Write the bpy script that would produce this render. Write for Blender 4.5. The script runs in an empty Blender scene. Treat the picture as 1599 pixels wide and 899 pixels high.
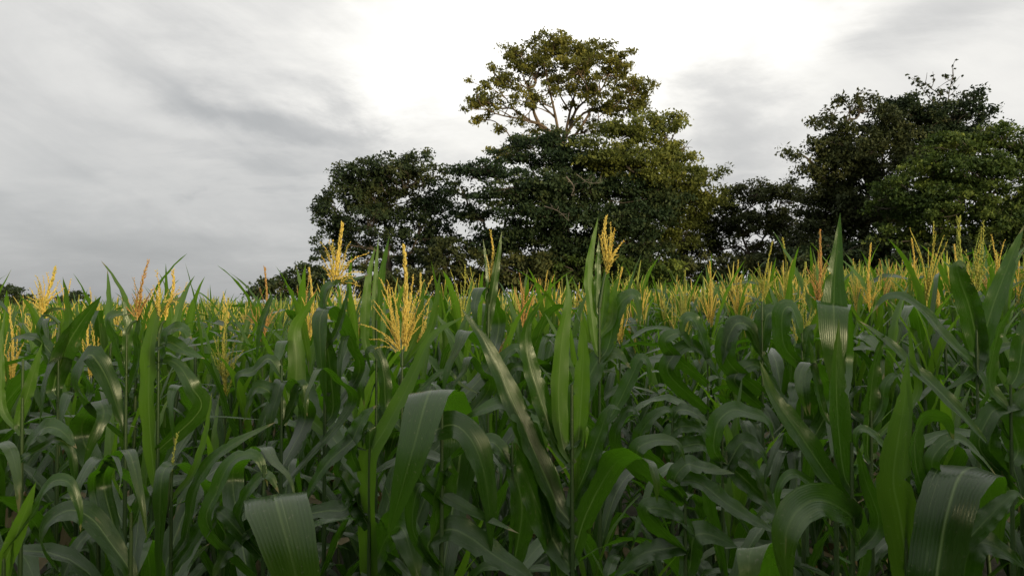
import bpy, math, random
import numpy as np
from mathutils import Vector, Matrix
random.seed(11); rng = np.random.default_rng(11)
R = math.radians
sc = bpy.context.scene
col = sc.collection

# ------------------------------------------------------------------ camera
F = 1256.0            # focal length in photo pixels (photo is 1599 x 899)
CZ = 1.95
PITCH = math.atan(28.5 / F)
cam_d = bpy.data.cameras.new('camera'); cam = bpy.data.objects.new('camera', cam_d); col.objects.link(cam)
cam_d.sensor_width = 36; cam_d.lens = 36 * F / 1599; cam_d.clip_start = 0.05; cam_d.clip_end = 6000
cam.location = (0, 0, CZ); cam.rotation_euler = (math.pi / 2 + PITCH, 0, 0)
sc.camera = cam
CF = np.array([0, math.cos(PITCH), math.sin(PITCH)]); CU = np.array([0, -math.sin(PITCH), math.cos(PITCH)]); CR = np.array([1., 0, 0])
CC = np.array([0, 0, CZ])
def at(px, py, d):
    return CC + CR * ((px - 799.5) / F * d) + CU * ((449.5 - py) / F * d) + CF * d

# ------------------------------------------------------------------ world
SUN_AZ, SUN_EL = R(144), R(7.5)      # azimuth clockwise from +Y: behind the camera, to the right
w = bpy.data.worlds.new('World'); sc.world = w; w.use_nodes = True
nt = w.node_tree; nt.nodes.clear()
def N(tree, t, **k):
    n = tree.nodes.new(t)
    for a, b in k.items(): setattr(n, a, b)
    return n
def setin(tree, sock, v):
    if isinstance(v, bpy.types.NodeSocket): tree.links.new(v, sock)
    else: sock.default_value = v
def M_(tree, op, a, b=None, c=None, clamp=False):
    n = N(tree, 'ShaderNodeMath', operation=op, use_clamp=clamp)
    for i, v in enumerate((a, b, c)):
        if v is not None: setin(tree, n.inputs[i], v)
    return n.outputs[0]
def build_sky():
    t = nt
    g = N(t, 'ShaderNodeTexCoord').outputs['Generated']
    nv = N(t, 'ShaderNodeVectorMath', operation='NORMALIZE'); t.links.new(g, nv.inputs[0])
    s = N(t, 'ShaderNodeSeparateXYZ'); t.links.new(nv.outputs[0], s.inputs[0])
    X, Y, Z = s.outputs
    az = M_(t, 'ARCTAN2', X, Y)
    el = M_(t, 'ARCSINE', Z)
    elp = M_(t, 'MAXIMUM', el, 0.0)
    # cloud layer coordinates: flattened dome, so streaks shrink toward the horizon
    dz = M_(t, 'ADD', M_(t, 'MAXIMUM', Z, 0.0), 0.22)
    cx = M_(t, 'DIVIDE', X, dz); cy = M_(t, 'DIVIDE', Y, dz)
    cv = N(t, 'ShaderNodeCombineXYZ'); setin(t, cv.inputs[0], cx); setin(t, cv.inputs[1], cy)
    def noise(vec, scale, det, rough=0.55, dist=0.0, off=(0, 0, 0)):
        mp = N(t, 'ShaderNodeMapping'); t.links.new(vec, mp.inputs[0]); mp.inputs['Location'].default_value = off
        n = N(t, 'ShaderNodeTexNoise'); t.links.new(mp.outputs[0], n.inputs['Vector'])
        n.inputs['Scale'].default_value = scale; n.inputs['Detail'].default_value = det
        n.inputs['Roughness'].default_value = rough; n.inputs['Distortion'].default_value = dist
        return n
    n1 = noise(cv.outputs[0], 1.1, 6, 0.55, 0.3, (3.1, 7.2, 0))
    n2 = noise(cv.outputs[0], 3.2, 7, 0.55, 0.5, (1.7, 2.2, 4))
    sw = noise(cv.outputs[0], 1.8, 8, 0.6, 0.3, (9, 4, 1))
    swc = N(t, 'ShaderNodeSeparateColor'); t.links.new(sw.outputs['Color'], swc.inputs[0])
    wa = M_(t, 'MULTIPLY_ADD', M_(t, 'SUBTRACT', swc.outputs[0], 0.5), 0.42, az)
    we = M_(t, 'MULTIPLY_ADD', M_(t, 'SUBTRACT', swc.outputs[1], 0.5), 0.26, el)
    def blob(px, py, sx, sy, amp, rot=0):
        a0 = math.atan((px - 799.5) / F); e0 = math.atan((478 - py) / F)
        da = M_(t, 'SUBTRACT', wa, a0); de = M_(t, 'SUBTRACT', we, e0)
        c, s_ = math.cos(R(rot)), math.sin(R(rot))
        p = M_(t, 'ADD', M_(t, 'MULTIPLY', da, c), M_(t, 'MULTIPLY', de, s_))
        q = M_(t, 'SUBTRACT', M_(t, 'MULTIPLY', de, c), M_(t, 'MULTIPLY', da, s_))
        p = M_(t, 'MULTIPLY', p, F / sx); q = M_(t, 'MULTIPLY', q, F / sy)
        r2 = M_(t, 'ADD', M_(t, 'MULTIPLY', p, p), M_(t, 'MULTIPLY', q, q))
        e = M_(t, 'EXPONENT', M_(t, 'MULTIPLY', r2, -0.5))
        return M_(t, 'MULTIPLY', e, amp)
    L = M_(t, 'MULTIPLY_ADD', M_(t, 'MINIMUM', elp, 1.3), 0.92, 0.40)
    for b in ((900, 160, 420, 260, 0.30), (835, 15, 185, 105, 0.44), (650, 150, 60, 50, 0.18, 0), (1235, 95, 60, 45, 0.26), (1010, 20, 160, 60, 0.18), (1580, 190, 70, 60, 0.10),
              (400, 165, 190, 42, -0.24, -28), (570, 190, 100, 42, -0.14, -20), (330, 268, 150, 18, -0.11, -10), (150, 60, 160, 50, 0.05, -20), (560, 60, 40, 120, 0.06, 20), (130, 230, 130, 40, 0.08, -15),
              (1125, 165, 80, 95, -0.33), (1430, 75, 150, 45, -0.24, 8), (1180, 235, 130, 45, -0.06), (60, 110, 170, 60, 0.04), (60, 330, 120, 60, 0.05), (330, 390, 120, 70, -0.03), (200, 430, 300, 70, -0.05), (1330, 210, 320, 170, 0.12)):
        L = M_(t, 'ADD', L, blob(*b))
    L = M_(t, 'ADD', L, M_(t, 'MULTIPLY', M_(t, 'SUBTRACT', n1.outputs[0], 0.5), 0.20))
    L = M_(t, 'ADD', L, M_(t, 'MULTIPLY', M_(t, 'SUBTRACT', n2.outputs[0], 0.5), M_(t, 'MULTIPLY_ADD', elp, 0.35, 0.05)))
    sv = N(t, 'ShaderNodeCombineXYZ'); setin(t, sv.inputs[0], M_(t, 'MULTIPLY_ADD', el, 0.42, M_(t, 'MULTIPLY', az, 0.9))); setin(t, sv.inputs[1], M_(t, 'MULTIPLY_ADD', el, 2.3, M_(t, 'MULTIPLY', az, 1.05)))
    n3 = noise(sv.outputs[0], 5.5, 9, 0.62, 0.6, (2, 5, 8)); n4 = noise(sv.outputs[0], 2.4, 6, 0.55, 0.8, (7, 1, 3))
    L = M_(t, 'ADD', L, M_(t, 'MULTIPLY', M_(t, 'SUBTRACT', n3.outputs[0], 0.5), M_(t, 'MULTIPLY_ADD', elp, 0.95, 0.03)))
    L = M_(t, 'ADD', L, M_(t, 'MULTIPLY', M_(t, 'SUBTRACT', n4.outputs[0], 0.5), M_(t, 'MULTIPLY_ADD', elp, 0.7, 0.02)))
    L = M_(t, 'MAXIMUM', L, 0.25)
    ramp = N(t, 'ShaderNodeValToRGB'); setin(t, ramp.inputs[0], M_(t, 'MULTIPLY', L, 0.8))
    ramp.color_ramp.elements[0].position = 0.28; ramp.color_ramp.elements[0].color = (0.965, 1.0, 1.035, 1)
    ramp.color_ramp.elements[1].position = 0.75; ramp.color_ramp.elements[1].color = (1.01, 0.995, 0.955, 1); e_ = ramp.color_ramp.elements.new(0.54); e_.color = (1.0, 0.998, 0.985, 1)
    vm = N(t, 'ShaderNodeVectorMath', operation='SCALE'); t.links.new(ramp.outputs[0], vm.inputs[0]); setin(t, vm.inputs['Scale'], M_(t, 'MULTIPLY', L, 10.0))
    sky = N(t, 'ShaderNodeTexSky', sky_type='NISHITA', sun_disc=False); sky.sun_elevation = SUN_EL; sky.sun_rotation = SUN_AZ
    mx = N(t, 'ShaderNodeMix', data_type='RGBA'); mx.inputs[0].default_value = 0.96
    t.links.new(sky.outputs[0], mx.inputs[6]); t.links.new(vm.outputs[0], mx.inputs[7])
    bg = N(t, 'ShaderNodeBackground'); bg.inputs['Strength'].default_value = 0.1
    t.links.new(mx.outputs[2], bg.inputs[0])
    o = N(t, 'ShaderNodeOutputWorld'); t.links.new(bg.outputs[0], o.inputs[0])
build_sky()

# ------------------------------------------------------------------ sun, exposure
sl = bpy.data.lights.new('sun', 'SUN'); sun = bpy.data.objects.new('sun', sl); col.objects.link(sun)
sl.energy = 4.4; sl.angle = R(11); sl.color = (1.0, 0.81, 0.52)
sd = Vector((math.sin(SUN_AZ) * math.cos(SUN_EL), math.cos(SUN_AZ) * math.cos(SUN_EL), math.sin(SUN_EL)))
sun.rotation_euler = sd.to_track_quat('Z', 'Y').to_euler()
vs = sc.view_settings; vs.view_transform = 'Standard'; vs.look = 'None'; vs.exposure = 0.0; vs.gamma = 1; vs.use_curve_mapping = False
sc.cycles.use_denoising = True
sc.cycles.max_bounces = 6; sc.cycles.diffuse_bounces = 3; sc.cycles.glossy_bounces = 2; sc.cycles.transmission_bounces = 4

# ------------------------------------------------------------------ materials
def new_mat(name):
    m = bpy.data.materials.new(name); m.use_nodes = True; m.node_tree.nodes.clear(); return m, m.node_tree
def mixc(t, f, a, b, mode='MIX'):
    n = N(t, 'ShaderNodeMix', data_type='RGBA', blend_type=mode); setin(t, n.inputs[0], f)
    for i, v in ((6, a), (7, b)):
        if isinstance(v, bpy.types.NodeSocket): t.links.new(v, n.inputs[i])
        else: n.inputs[i].default_value = (*v, 1)
    return n.outputs[2]
def ramp(t, f, stops):
    n = N(t, 'ShaderNodeValToRGB'); setin(t, n.inputs[0], f); e = n.color_ramp.elements
    while len(e) < len(stops): e.new(0.5)
    for k, (p, c) in enumerate(stops): e[k].position = p; e[k].color = (*c, 1)
    return n.outputs[0]
def variation(t):
    a = N(t, 'ShaderNodeAttribute', attribute_name='var').outputs['Fac']
    o = N(t, 'ShaderNodeObjectInfo').outputs['Random']
    return M_(t, 'FRACT', M_(t, 'ADD', a, o))
def finish(t, bs, trans, amount):
    tr = N(t, 'ShaderNodeBsdfTranslucent'); 
    if isinstance(trans, bpy.types.NodeSocket): t.links.new(trans, tr.inputs[0])
    else: tr.inputs[0].default_value = (*trans, 1)
    mx = N(t, 'ShaderNodeMixShader'); mx.inputs[0].default_value = amount
    t.links.new(bs, mx.inputs[1]); t.links.new(tr.outputs[0], mx.inputs[2])
    o = N(t, 'ShaderNodeOutputMaterial'); t.links.new(mx.outputs[0], o.inputs[0])

def leaf_material(name, dark, lite, trans, tr_amt, rough=0.42):
    m, t = new_mat(name)
    uv = N(t, 'ShaderNodeTexCoord').outputs['UV']
    s = N(t, 'ShaderNodeSeparateXYZ'); t.links.new(uv, s.inputs[0]); U, V = s.outputs[0], s.outputs[1]
    var = variation(t)
    cv = N(t, 'ShaderNodeCombineXYZ'); setin(t, cv.inputs[0], M_(t, 'MULTIPLY', U, 30.0)); setin(t, cv.inputs[1], M_(t, 'MULTIPLY', V, 2.2)); setin(t, cv.inputs[2], M_(t, 'MULTIPLY', var, 37.0))
    st = N(t, 'ShaderNodeTexNoise'); t.links.new(cv.outputs[0], st.inputs['Vector']); st.inputs['Scale'].default_value = 1; st.inputs['Detail'].default_value = 4
    cv2 = N(t, 'ShaderNodeCombineXYZ'); setin(t, cv2.inputs[0], M_(t, 'MULTIPLY', U, 3.0)); setin(t, cv2.inputs[1], M_(t, 'MULTIPLY', V, 5)); setin(t, cv2.inputs[2], M_(t, 'MULTIPLY', var, 91.0))
    pt = N(t, 'ShaderNodeTexNoise'); t.links.new(cv2.outputs[0], pt.inputs['Vector']); pt.inputs['Scale'].default_value = 1.3; pt.inputs['Detail'].default_value = 3
    f = M_(t, 'MULTIPLY_ADD', var, 0.55, M_(t, 'MULTIPLY_ADD', st.outputs[0], 0.5, M_(t, 'MULTIPLY_ADD', pt.outputs[0], 0.5, -0.32)), clamp=True)
    base = mixc(t, f, dark, lite)
    # pale midrib and fine parallel veins
    du = M_(t, 'ABSOLUTE', M_(t, 'SUBTRACT', U, 0.5))
    rib = M_(t, 'MULTIPLY', M_(t, 'SUBTRACT', 1.0, M_(t, 'MULTIPLY', du, 24.0), clamp=True), M_(t, 'SUBTRACT', 1.12, V, clamp=True))
    vein = M_(t, 'MULTIPLY', M_(t, 'POWER', M_(t, 'ABSOLUTE', M_(t, 'SINE', M_(t, 'MULTIPLY', U, 62.0))), 8.0), 0.035)
    base = mixc(t, vein, base, (0.16, 0.22, 0.09))
    base = mixc(t, M_(t, 'MULTIPLY', rib, 0.6), base, (0.20, 0.28, 0.10))
    # yellowing toward some tips, pale feeding streaks along the veins, dust specks
    yel = M_(t, 'MULTIPLY', M_(t, 'MULTIPLY', M_(t, 'SUBTRACT', M_(t, 'ADD', V, M_(t, 'MULTIPLY', pt.outputs[0], 0.4)), 0.85, clamp=True), 1.6), M_(t, 'GREATER_THAN', M_(t, 'FRACT', M_(t, 'MULTIPLY', var, 7.3)), 0.55), clamp=True)
    base = mixc(t, M_(t, 'MULTIPLY', yel, 0.3), base, (0.12, 0.13, 0.02))
    strk = M_(t, 'MULTIPLY', M_(t, 'MULTIPLY', M_(t, 'GREATER_THAN', st.outputs[0], 0.66), M_(t, 'GREATER_THAN', pt.outputs[0], 0.52)), 0.35)
    base = mixc(t, strk, base, (0.15, 0.19, 0.08))
    dn = N(t, 'ShaderNodeTexNoise'); t.links.new(N(t, 'ShaderNodeTexCoord').outputs['Object'], dn.inputs['Vector']); dn.inputs['Scale'].default_value = 160; dn.inputs['Detail'].default_value = 2
    base = mixc(t, M_(t, 'MULTIPLY', M_(t, 'GREATER_THAN', dn.outputs[0], 0.68), 0.3), base, (0.16, 0.15, 0.10))
    # dry spots and tips on some blades
    dry = M_(t, 'MULTIPLY', M_(t, 'GREATER_THAN', M_(t, 'ADD', V, M_(t, 'MULTIPLY', pt.outputs[0], 0.12)), 1.01), M_(t, 'GREATER_THAN', var, 0.6))
    spk = M_(t, 'MULTIPLY', M_(t, 'GREATER_THAN', pt.outputs[0], 0.73), 0.5)
    base = mixc(t, M_(t, 'MAXIMUM', dry, spk), base, (0.16, 0.13, 0.06))
    p = N(t, 'ShaderNodeBsdfPrincipled'); t.links.new(base, p.inputs['Base Color'])
    setin(t, p.inputs['Roughness'], M_(t, 'MULTIPLY_ADD', pt.outputs[0], 0.25, rough - 0.1)); p.inputs['Specular IOR Level'].default_value = 0.48; p.inputs['Specular Tint'].default_value = (0.92, 1.0, 0.88, 1)
    b = N(t, 'ShaderNodeBump'); b.inputs['Strength'].default_value = 0.12; b.inputs['Distance'].default_value = 0.0025
    setin(t, b.inputs['Height'], M_(t, 'ADD', M_(t, 'ABSOLUTE', M_(t, 'SINE', M_(t, 'MULTIPLY', U, 46.0))), M_(t, 'MULTIPLY', st.outputs[0], 1.5)))
    t.links.new(b.outputs[0], p.inputs['Normal'])
    tc = mixc(t, f, trans, tuple(min(1, c * 1.35) for c in trans))
    finish(t, p.outputs[0], tc, tr_amt)
    return m
M_LEAF = leaf_material('maize_leaf', (0.0062, 0.0205, 0.0019), (0.0245, 0.0630, 0.0060), (0.078, 0.22, 0.006), 0.29, 0.26)
M_YOUNG_LIT = leaf_material('maize_young_lit_leaf', (0.022, 0.060, 0.005), (0.064, 0.128, 0.012), (0.14, 0.30, 0.011), 0.40, 0.40)  # young green, raised lighter to paint in light on upper and bright blades
M_DRY = leaf_material('maize_dry_leaf', (0.10, 0.075, 0.035), (0.22, 0.17, 0.09), (0.2, 0.15, 0.06), 0.2, 0.7)
M_STALK = leaf_material('maize_stalk', (0.022, 0.05, 0.012), (0.05, 0.085, 0.025), (0.1, 0.2, 0.03), 0.05)
def tassel_material(name, stops):
    m, t = new_mat(name)
    var = variation(t)
    g = N(t, 'ShaderNodeNewGeometry')
    n = N(t, 'ShaderNodeTexNoise'); t.links.new(g.outputs['Position'], n.inputs['Vector']); n.inputs['Scale'].default_value = 70; n.inputs['Detail'].default_value = 2
    c = ramp(t, M_(t, 'ADD', M_(t, 'MULTIPLY', var, 0.75), M_(t, 'MULTIPLY', M_(t, 'SUBTRACT', n.outputs[0], 0.3), 0.5), clamp=True), stops)
    p = N(t, 'ShaderNodeBsdfPrincipled'); t.links.new(c, p.inputs['Base Color']); p.inputs['Roughness'].default_value = 0.7; p.inputs['Specular IOR Level'].default_value = 0.2
    finish(t, p.outputs[0], c, 0.4)
    return m
M_TASSEL = tassel_material('maize_tassel', [(0.0, (0.46, 0.46, 0.12)), (0.3, (0.76, 0.62, 0.16)), (0.7, (0.84, 0.65, 0.15)), (1.0, (0.74, 0.50, 0.12))])
M_TASSEL_B = tassel_material('maize_tassel_brown', [(0.0, (0.42, 0.32, 0.11)), (0.5, (0.64, 0.42, 0.13)), (1.0, (0.60, 0.31, 0.11))])
M_TASSEL_G = tassel_material('maize_tassel_green', [(0.0, (0.30, 0.38, 0.09)), (0.5, (0.52, 0.52, 0.11)), (1.0, (0.64, 0.52, 0.11))])
M_TASSEL_F = tassel_material('maize_tassel_straw', [(0.0, (0.34, 0.38, 0.10)), (0.5, (0.60, 0.52, 0.13)), (1.0, (0.62, 0.45, 0.12))])
def foliage_material(name, a, b, c, tr=0.22, rough=0.6):
    m, t = new_mat(name)
    var = N(t, 'ShaderNodeAttribute', attribute_name='var').outputs['Fac']
    cl = ramp(t, var, [(0.0, a), (0.55, b), (1.0, c)])
    p = N(t, 'ShaderNodeBsdfPrincipled'); t.links.new(cl, p.inputs['Base Color']); p.inputs['Roughness'].default_value = rough; p.inputs['Specular IOR Level'].default_value = 0.15
    finish(t, p.outputs[0], cl, tr)
    return m
FO = dict(
    dark=foliage_material('shade_toned_dark_foliage', (0.018, 0.032, 0.014), (0.030, 0.048, 0.018), (0.060, 0.070, 0.024)),  # dark and bluish greens carry painted shade besides the trees' own tone
    blue=foliage_material('shade_toned_bluish_foliage', (0.014, 0.029, 0.012), (0.029, 0.050, 0.019), (0.070, 0.088, 0.028)),
    olive=foliage_material('sun_tinted_olive_foliage', (0.06, 0.08, 0.018), (0.15, 0.17, 0.034), (0.27, 0.27, 0.055), 0.38),  # olive and gold carry painted warm sunlight in the leaf colour
    gold=foliage_material('sun_tinted_gold_foliage', (0.075, 0.085, 0.018), (0.16, 0.165, 0.034), (0.27, 0.25, 0.05), 0.45),
    brown=foliage_material('brownish_foliage', (0.026, 0.036, 0.013), (0.05, 0.062, 0.020), (0.095, 0.10, 0.030)),
    green=foliage_material('green_foliage', (0.030, 0.056, 0.012), (0.065, 0.10, 0.02), (0.16, 0.20, 0.034), 0.3),
    weed=foliage_material('weed_foliage', (0.03, 0.08, 0.015), (0.05, 0.12, 0.02), (0.08, 0.16, 0.03), 0.3))
def bark_material(name, a, b):
    m, t = new_mat(name)
    g = N(t, 'ShaderNodeTexCoord').outputs['Object']
    n = N(t, 'ShaderNodeTexNoise'); t.links.new(g, n.inputs['Vector']); n.inputs['Scale'].default_value = 5; n.inputs['Detail'].default_value = 8
    c = ramp(t, n.outputs[0], [(0.3, a), (0.7, b)])
    p = N(t, 'ShaderNodeBsdfPrincipled'); t.links.new(c, p.inputs['Base Color']); p.inputs['Roughness'].default_value = 0.9
    bm = N(t, 'ShaderNodeBump'); bm.inputs['Strength'].default_value = 0.6; bm.inputs['Distance'].default_value = 0.05; t.links.new(n.outputs[0], bm.inputs['Height']); t.links.new(bm.outputs[0], p.inputs['Normal'])
    o = N(t, 'ShaderNodeOutputMaterial'); t.links.new(p.outputs[0], o.inputs[0])
    return m
BARK = bark_material('dark_bark', (0.035, 0.028, 0.02), (0.09, 0.075, 0.055))
BARK_P = bark_material('pale_bark', (0.06, 0.045, 0.028), (0.17, 0.12, 0.075))
BARK_D = bark_material('dead_bark', (0.07, 0.06, 0.045), (0.15, 0.13, 0.10))
def soil_material():
    m, t = new_mat('soil')
    g = N(t, 'ShaderNodeTexCoord').outputs['Object']
    n = N(t, 'ShaderNodeTexNoise'); t.links.new(g, n.inputs['Vector']); n.inputs['Scale'].default_value = 6; n.inputs['Detail'].default_value = 9; n.inputs['Roughness'].default_value = 0.65
    n2 = N(t, 'ShaderNodeTexNoise'); t.links.new(g, n2.inputs['Vector']); n2.inputs['Scale'].default_value = 0.25; n2.inputs['Detail'].default_value = 5
    c = ramp(t, n.outputs[0], [(0.3, (0.014, 0.010, 0.007)), (0.7, (0.040, 0.030, 0.020))])
    c = mixc(t, M_(t, 'MULTIPLY', n2.outputs[0], 0.7), c, (0.03, 0.04, 0.014))
    p = N(t, 'ShaderNodeBsdfPrincipled'); t.links.new(c, p.inputs['Base Color']); p.inputs['Roughness'].default_value = 0.95
    b = N(t, 'ShaderNodeBump'); b.inputs['Strength'].default_value = 0.8; b.inputs['Distance'].default_value = 0.04; t.links.new(n.outputs[0], b.inputs['Height']); t.links.new(b.outputs[0], p.inputs['Normal'])
    o = N(t, 'ShaderNodeOutputMaterial'); t.links.new(p.outputs[0], o.inputs[0])
    return m
M_SOIL = soil_material()

# ------------------------------------------------------------------ helpers
def tag(o, label=None, cat=None, group=None, kind=None):
    for k, v in (('label', label), ('category', cat), ('group', group), ('kind', kind)):
        if v: o[k] = v
    return o
def empty(name, loc):
    o = bpy.data.objects.new(name, None); o.location = loc; o.empty_display_size = 0.1; col.objects.link(o); return o
def link(name, me, parent=None, mat_world=None):
    o = bpy.data.objects.new(name, me); col.objects.link(o)
    if parent: o.parent = parent
    if mat_world is not None: o.matrix_basis = mat_world
    return o
def mesh(name, V, Fq, mats, uv=None, var=None, matidx=None, smooth=True):
    """V (n,3); Fq (m,4) int quads (or (m,3)); uv per vertex; var per vertex"""
    V = np.asarray(V, dtype=np.float32); Fq = np.asarray(Fq, dtype=np.int32)
    me = bpy.data.meshes.new(name); k = Fq.shape[1]; m = len(Fq)
    me.vertices.add(len(V)); me.vertices.foreach_set('co', V.ravel())
    me.loops.add(m * k); me.loops.foreach_set('vertex_index', Fq.ravel())
    me.polygons.add(m); me.polygons.foreach_set('loop_start', np.arange(m, dtype=np.int32) * k)
    for mt in (mats if isinstance(mats, (list, tuple)) else [mats]): me.materials.append(mt)
    if matidx is not None: me.polygons.foreach_set('material_index', np.asarray(matidx, dtype=np.int32))
    me.polygons.foreach_set('use_smooth', np.full(m, smooth))
    if uv is not None:
        l = me.uv_layers.new(name='UVMap'); l.data.foreach_set('uv', np.asarray(uv, dtype=np.float32)[Fq.ravel()].ravel())
    if var is not None:
        a = me.attributes.new('var', 'FLOAT', 'POINT'); a.data.foreach_set('value', np.asarray(var, dtype=np.float32))
    me.update(calc_edges=True)
    return me
def unit(v): 
    v = np.asarray(v, float); return v / (np.linalg.norm(v, axis=-1, keepdims=True) + 1e-9)
def spline(P, n):
    """Catmull-Rom through P resampled at n points of even arc length"""
    P = np.asarray(P, float); Q = np.vstack([2 * P[0] - P[1], P, 2 * P[-1] - P[-2]]); out = []
    for i in range(1, len(Q) - 2):
        t = np.linspace(0, 1, 14, endpoint=False)[:, None]; a, b, c, d = Q[i - 1], Q[i], Q[i + 1], Q[i + 2]
        out.append(0.5 * ((2 * b) + (-a + c) * t + (2 * a - 5 * b + 4 * c - d) * t ** 2 + (-a + 3 * b - 3 * c + d) * t ** 3))
    C = np.vstack(out + [P[-1:]]); s = np.r_[0, np.cumsum(np.linalg.norm(np.diff(C, axis=0), axis=1))]
    u = np.linspace(0, s[-1], n); return np.stack([np.interp(u, s, C[:, k]) for k in range(3)], 1)
def tangents(C): return unit(np.gradient(C, axis=0))
def tube(C, rad, sides=6):
    C = np.asarray(C, float); T = tangents(C); n = len(C); ref = np.array([0.31, 0.95, 0.05]) if abs(T[0][2]) > 0.8 else np.array([0, 0, 1.])
    A = unit(np.cross(T, ref)); B = np.cross(T, A); a = np.arange(sides) * 2 * math.pi / sides
    V = C[:, None] + (A[:, None] * np.cos(a)[None, :, None] + B[:, None] * np.sin(a)[None, :, None]) * np.asarray(rad)[:, None, None]
    i = np.arange(n - 1)[:, None] * sides; j = np.arange(sides)[None]; k = (j + 1) % sides
    Fq = np.stack([i + j, i + k, i + sides + k, i + sides + j], -1).reshape(-1, 4)
    uv = np.stack(np.broadcast_arrays(np.linspace(0.1, 0.4, sides)[None], np.linspace(0, .8, n)[:, None]), -1).reshape(-1, 2)
    return V.reshape(-1, 3), Fq, uv
def join(parts):
    Vs, Fs, Us, o = [], [], [], 0
    for p in parts:
        Vs.append(p[0]); Fs.append(p[1] + o); Us.append(p[2] if len(p) > 2 and p[2] is not None else np.zeros((len(p[0]), 2))); o += len(p[0])
    return np.vstack(Vs), np.vstack(Fs), np.vstack(Us)

def width_profile(s, base=0.5, peak=0.38, p=1.5):
    up = base + (1 - base) * np.sin(np.clip(s / peak, 0, 1) * math.pi / 2)
    dn = np.where(s > peak, (1 - np.clip((s - peak) / (1 - peak), 0, 1) ** p) ** 0.9, 1)
    return np.maximum(up * dn, 0.012)
def ribbon(C, W, width, across=4, fold=0.25, wave=0.0, seed=0, base=0.5, peak=0.38, p=1.5):
    """leaf blade round centre line C with width direction W; V folded at the midrib, margins waved"""
    r = random.Random(seed); n = len(C); T = tangents(C)
    W = unit(W - T * np.sum(W * T, 1, keepdims=True)); Nn = np.cross(T, W)
    s = np.linspace(0, 1, n); h = width * 0.5 * width_profile(s, base, peak, p); u = np.linspace(-1, 1, across + 1)
    f = fold * (1 - 0.65 * s)
    # ragged margins: small irregularities and a few torn notches on each side
    hl = 1 - np.array([abs(r.gauss(0, .035)) for _ in range(n)]); hr = 1 - np.array([abs(r.gauss(0, .035)) for _ in range(n)])
    for arr in (hl, hr):
        for _ in range(r.choice((0, 0, 1, 1, 2)) if n > 10 else 0):
            k = r.randint(3, n - 3); arr[k] *= r.uniform(.55, .85)
    ph1, ph2, k1, k2 = r.uniform(0, 6.3), r.uniform(0, 6.3), r.uniform(3.5, 6.5), r.uniform(3.5, 6.5)
    env = np.sin(np.clip(s, 0, 1) * math.pi) ** 0.6
    wl = np.sin(s * k1 * 6.283 + ph1) * env; wr = np.sin(s * k2 * 6.283 + ph2) * env
    off = np.where(u[None] < 0, wl[:, None], wr[:, None]) * (np.abs(u)[None] ** 2) * wave * width
    hw = np.where(u[None] < 0, hl[:, None], hr[:, None]) ** (np.abs(u)[None])
    V = C[:, None] + W[:, None] * (u[None] * hw * h[:, None] * np.sqrt(1 - min(0.9, fold) ** 2 * 0.6))[..., None] + Nn[:, None] * (np.abs(u)[None] * h[:, None] * f[:, None] + off)[..., None]
    m = across + 1; i = np.arange(n - 1)[:, None] * m; j = np.arange(across)[None]
    Fq = np.stack([i + j, i + j + 1, i + m + j + 1, i + m + j], -1).reshape(-1, 4)
    uv = np.stack(np.broadcast_arrays((u * 0.5 + 0.5)[None], s[:, None]), -1).reshape(-1, 2)
    return V.reshape(-1, 3), Fq, uv

# ------------------------------------------------------------------ terrain
def ground_z(x, y):
    x = np.asarray(x, float); y = np.asarray(y, float); wd = 1.0 + 0.04 * np.abs(y)
    h = 0.5 * (x + np.sqrt(x * x + wd * wd)) - 0.12 * wd
    h = 0.078 * np.maximum(h, 0)
    return 3.2 * np.tanh(h / 3.2)
def build_ground():
    g = np.unique(np.r_[-np.geomspace(1, 3000, 34)[::-1], 0, np.geomspace(1, 3000, 34)])
    gx, gy = np.meshgrid(g, g, indexing='ij'); n = len(g)
    V = np.stack([gx, gy, ground_z(gx, gy)], -1).reshape(-1, 3)
    i = np.arange(n - 1)[:, None] * n; j = np.arange(n - 1)[None]
    Fq = np.stack([i + j, i + n + j, i + n + j + 1, i + j + 1], -1).reshape(-1, 4)
    o = link('ground', mesh('ground', V, Fq, M_SOIL)); o['kind'] = 'structure'
build_ground()

# ------------------------------------------------------------------ trees
def leaf_cloud(cent, rad, per, size, flat=0.6, shift=0):
    """many small leaf faces gathered in clumps"""
    n = len(cent); k = rng.poisson(per * np.minimum(1, (rad / .3) ** 2), n) + 3; idx = np.repeat(np.arange(n), k); m = len(idx)
    g = rng.normal(size=(m, 3)); g = g / np.linalg.norm(g, axis=1, keepdims=True) * (rng.random((m, 1)) ** 0.6) * rng.uniform(0.8, 1.35, (m, 1))
    P = cent[idx] + g * rad[idx][:, None] * np.array([1, 1, flat])
    a = unit(rng.normal(size=(m, 3)) + g * 0.9 + np.array([0, 0, -0.35])); b = unit(np.cross(a, rng.normal(size=(m, 3)) + np.array([0, 0, 1.2])))
    L = size * rng.uniform(0.5, 1.65, m)[:, None]; Wd = L * rng.uniform(0.42, 0.62, m)[:, None]
    V = np.stack([P - a * L * 0.5, P + b * Wd * 0.5, P + a * L * 0.5, P - b * Wd * 0.5], 1).reshape(-1, 3)
    Fq = np.arange(m * 4, dtype=np.int32).reshape(-1, 4)
    cv = np.clip(rng.random(n) ** 1.3 * 0.62 + shift, 0, .75)
    var = np.repeat(np.clip(cv[idx] + rng.random(m) * 0.30, 0, 1), 4)
    return V, Fq, var
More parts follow.
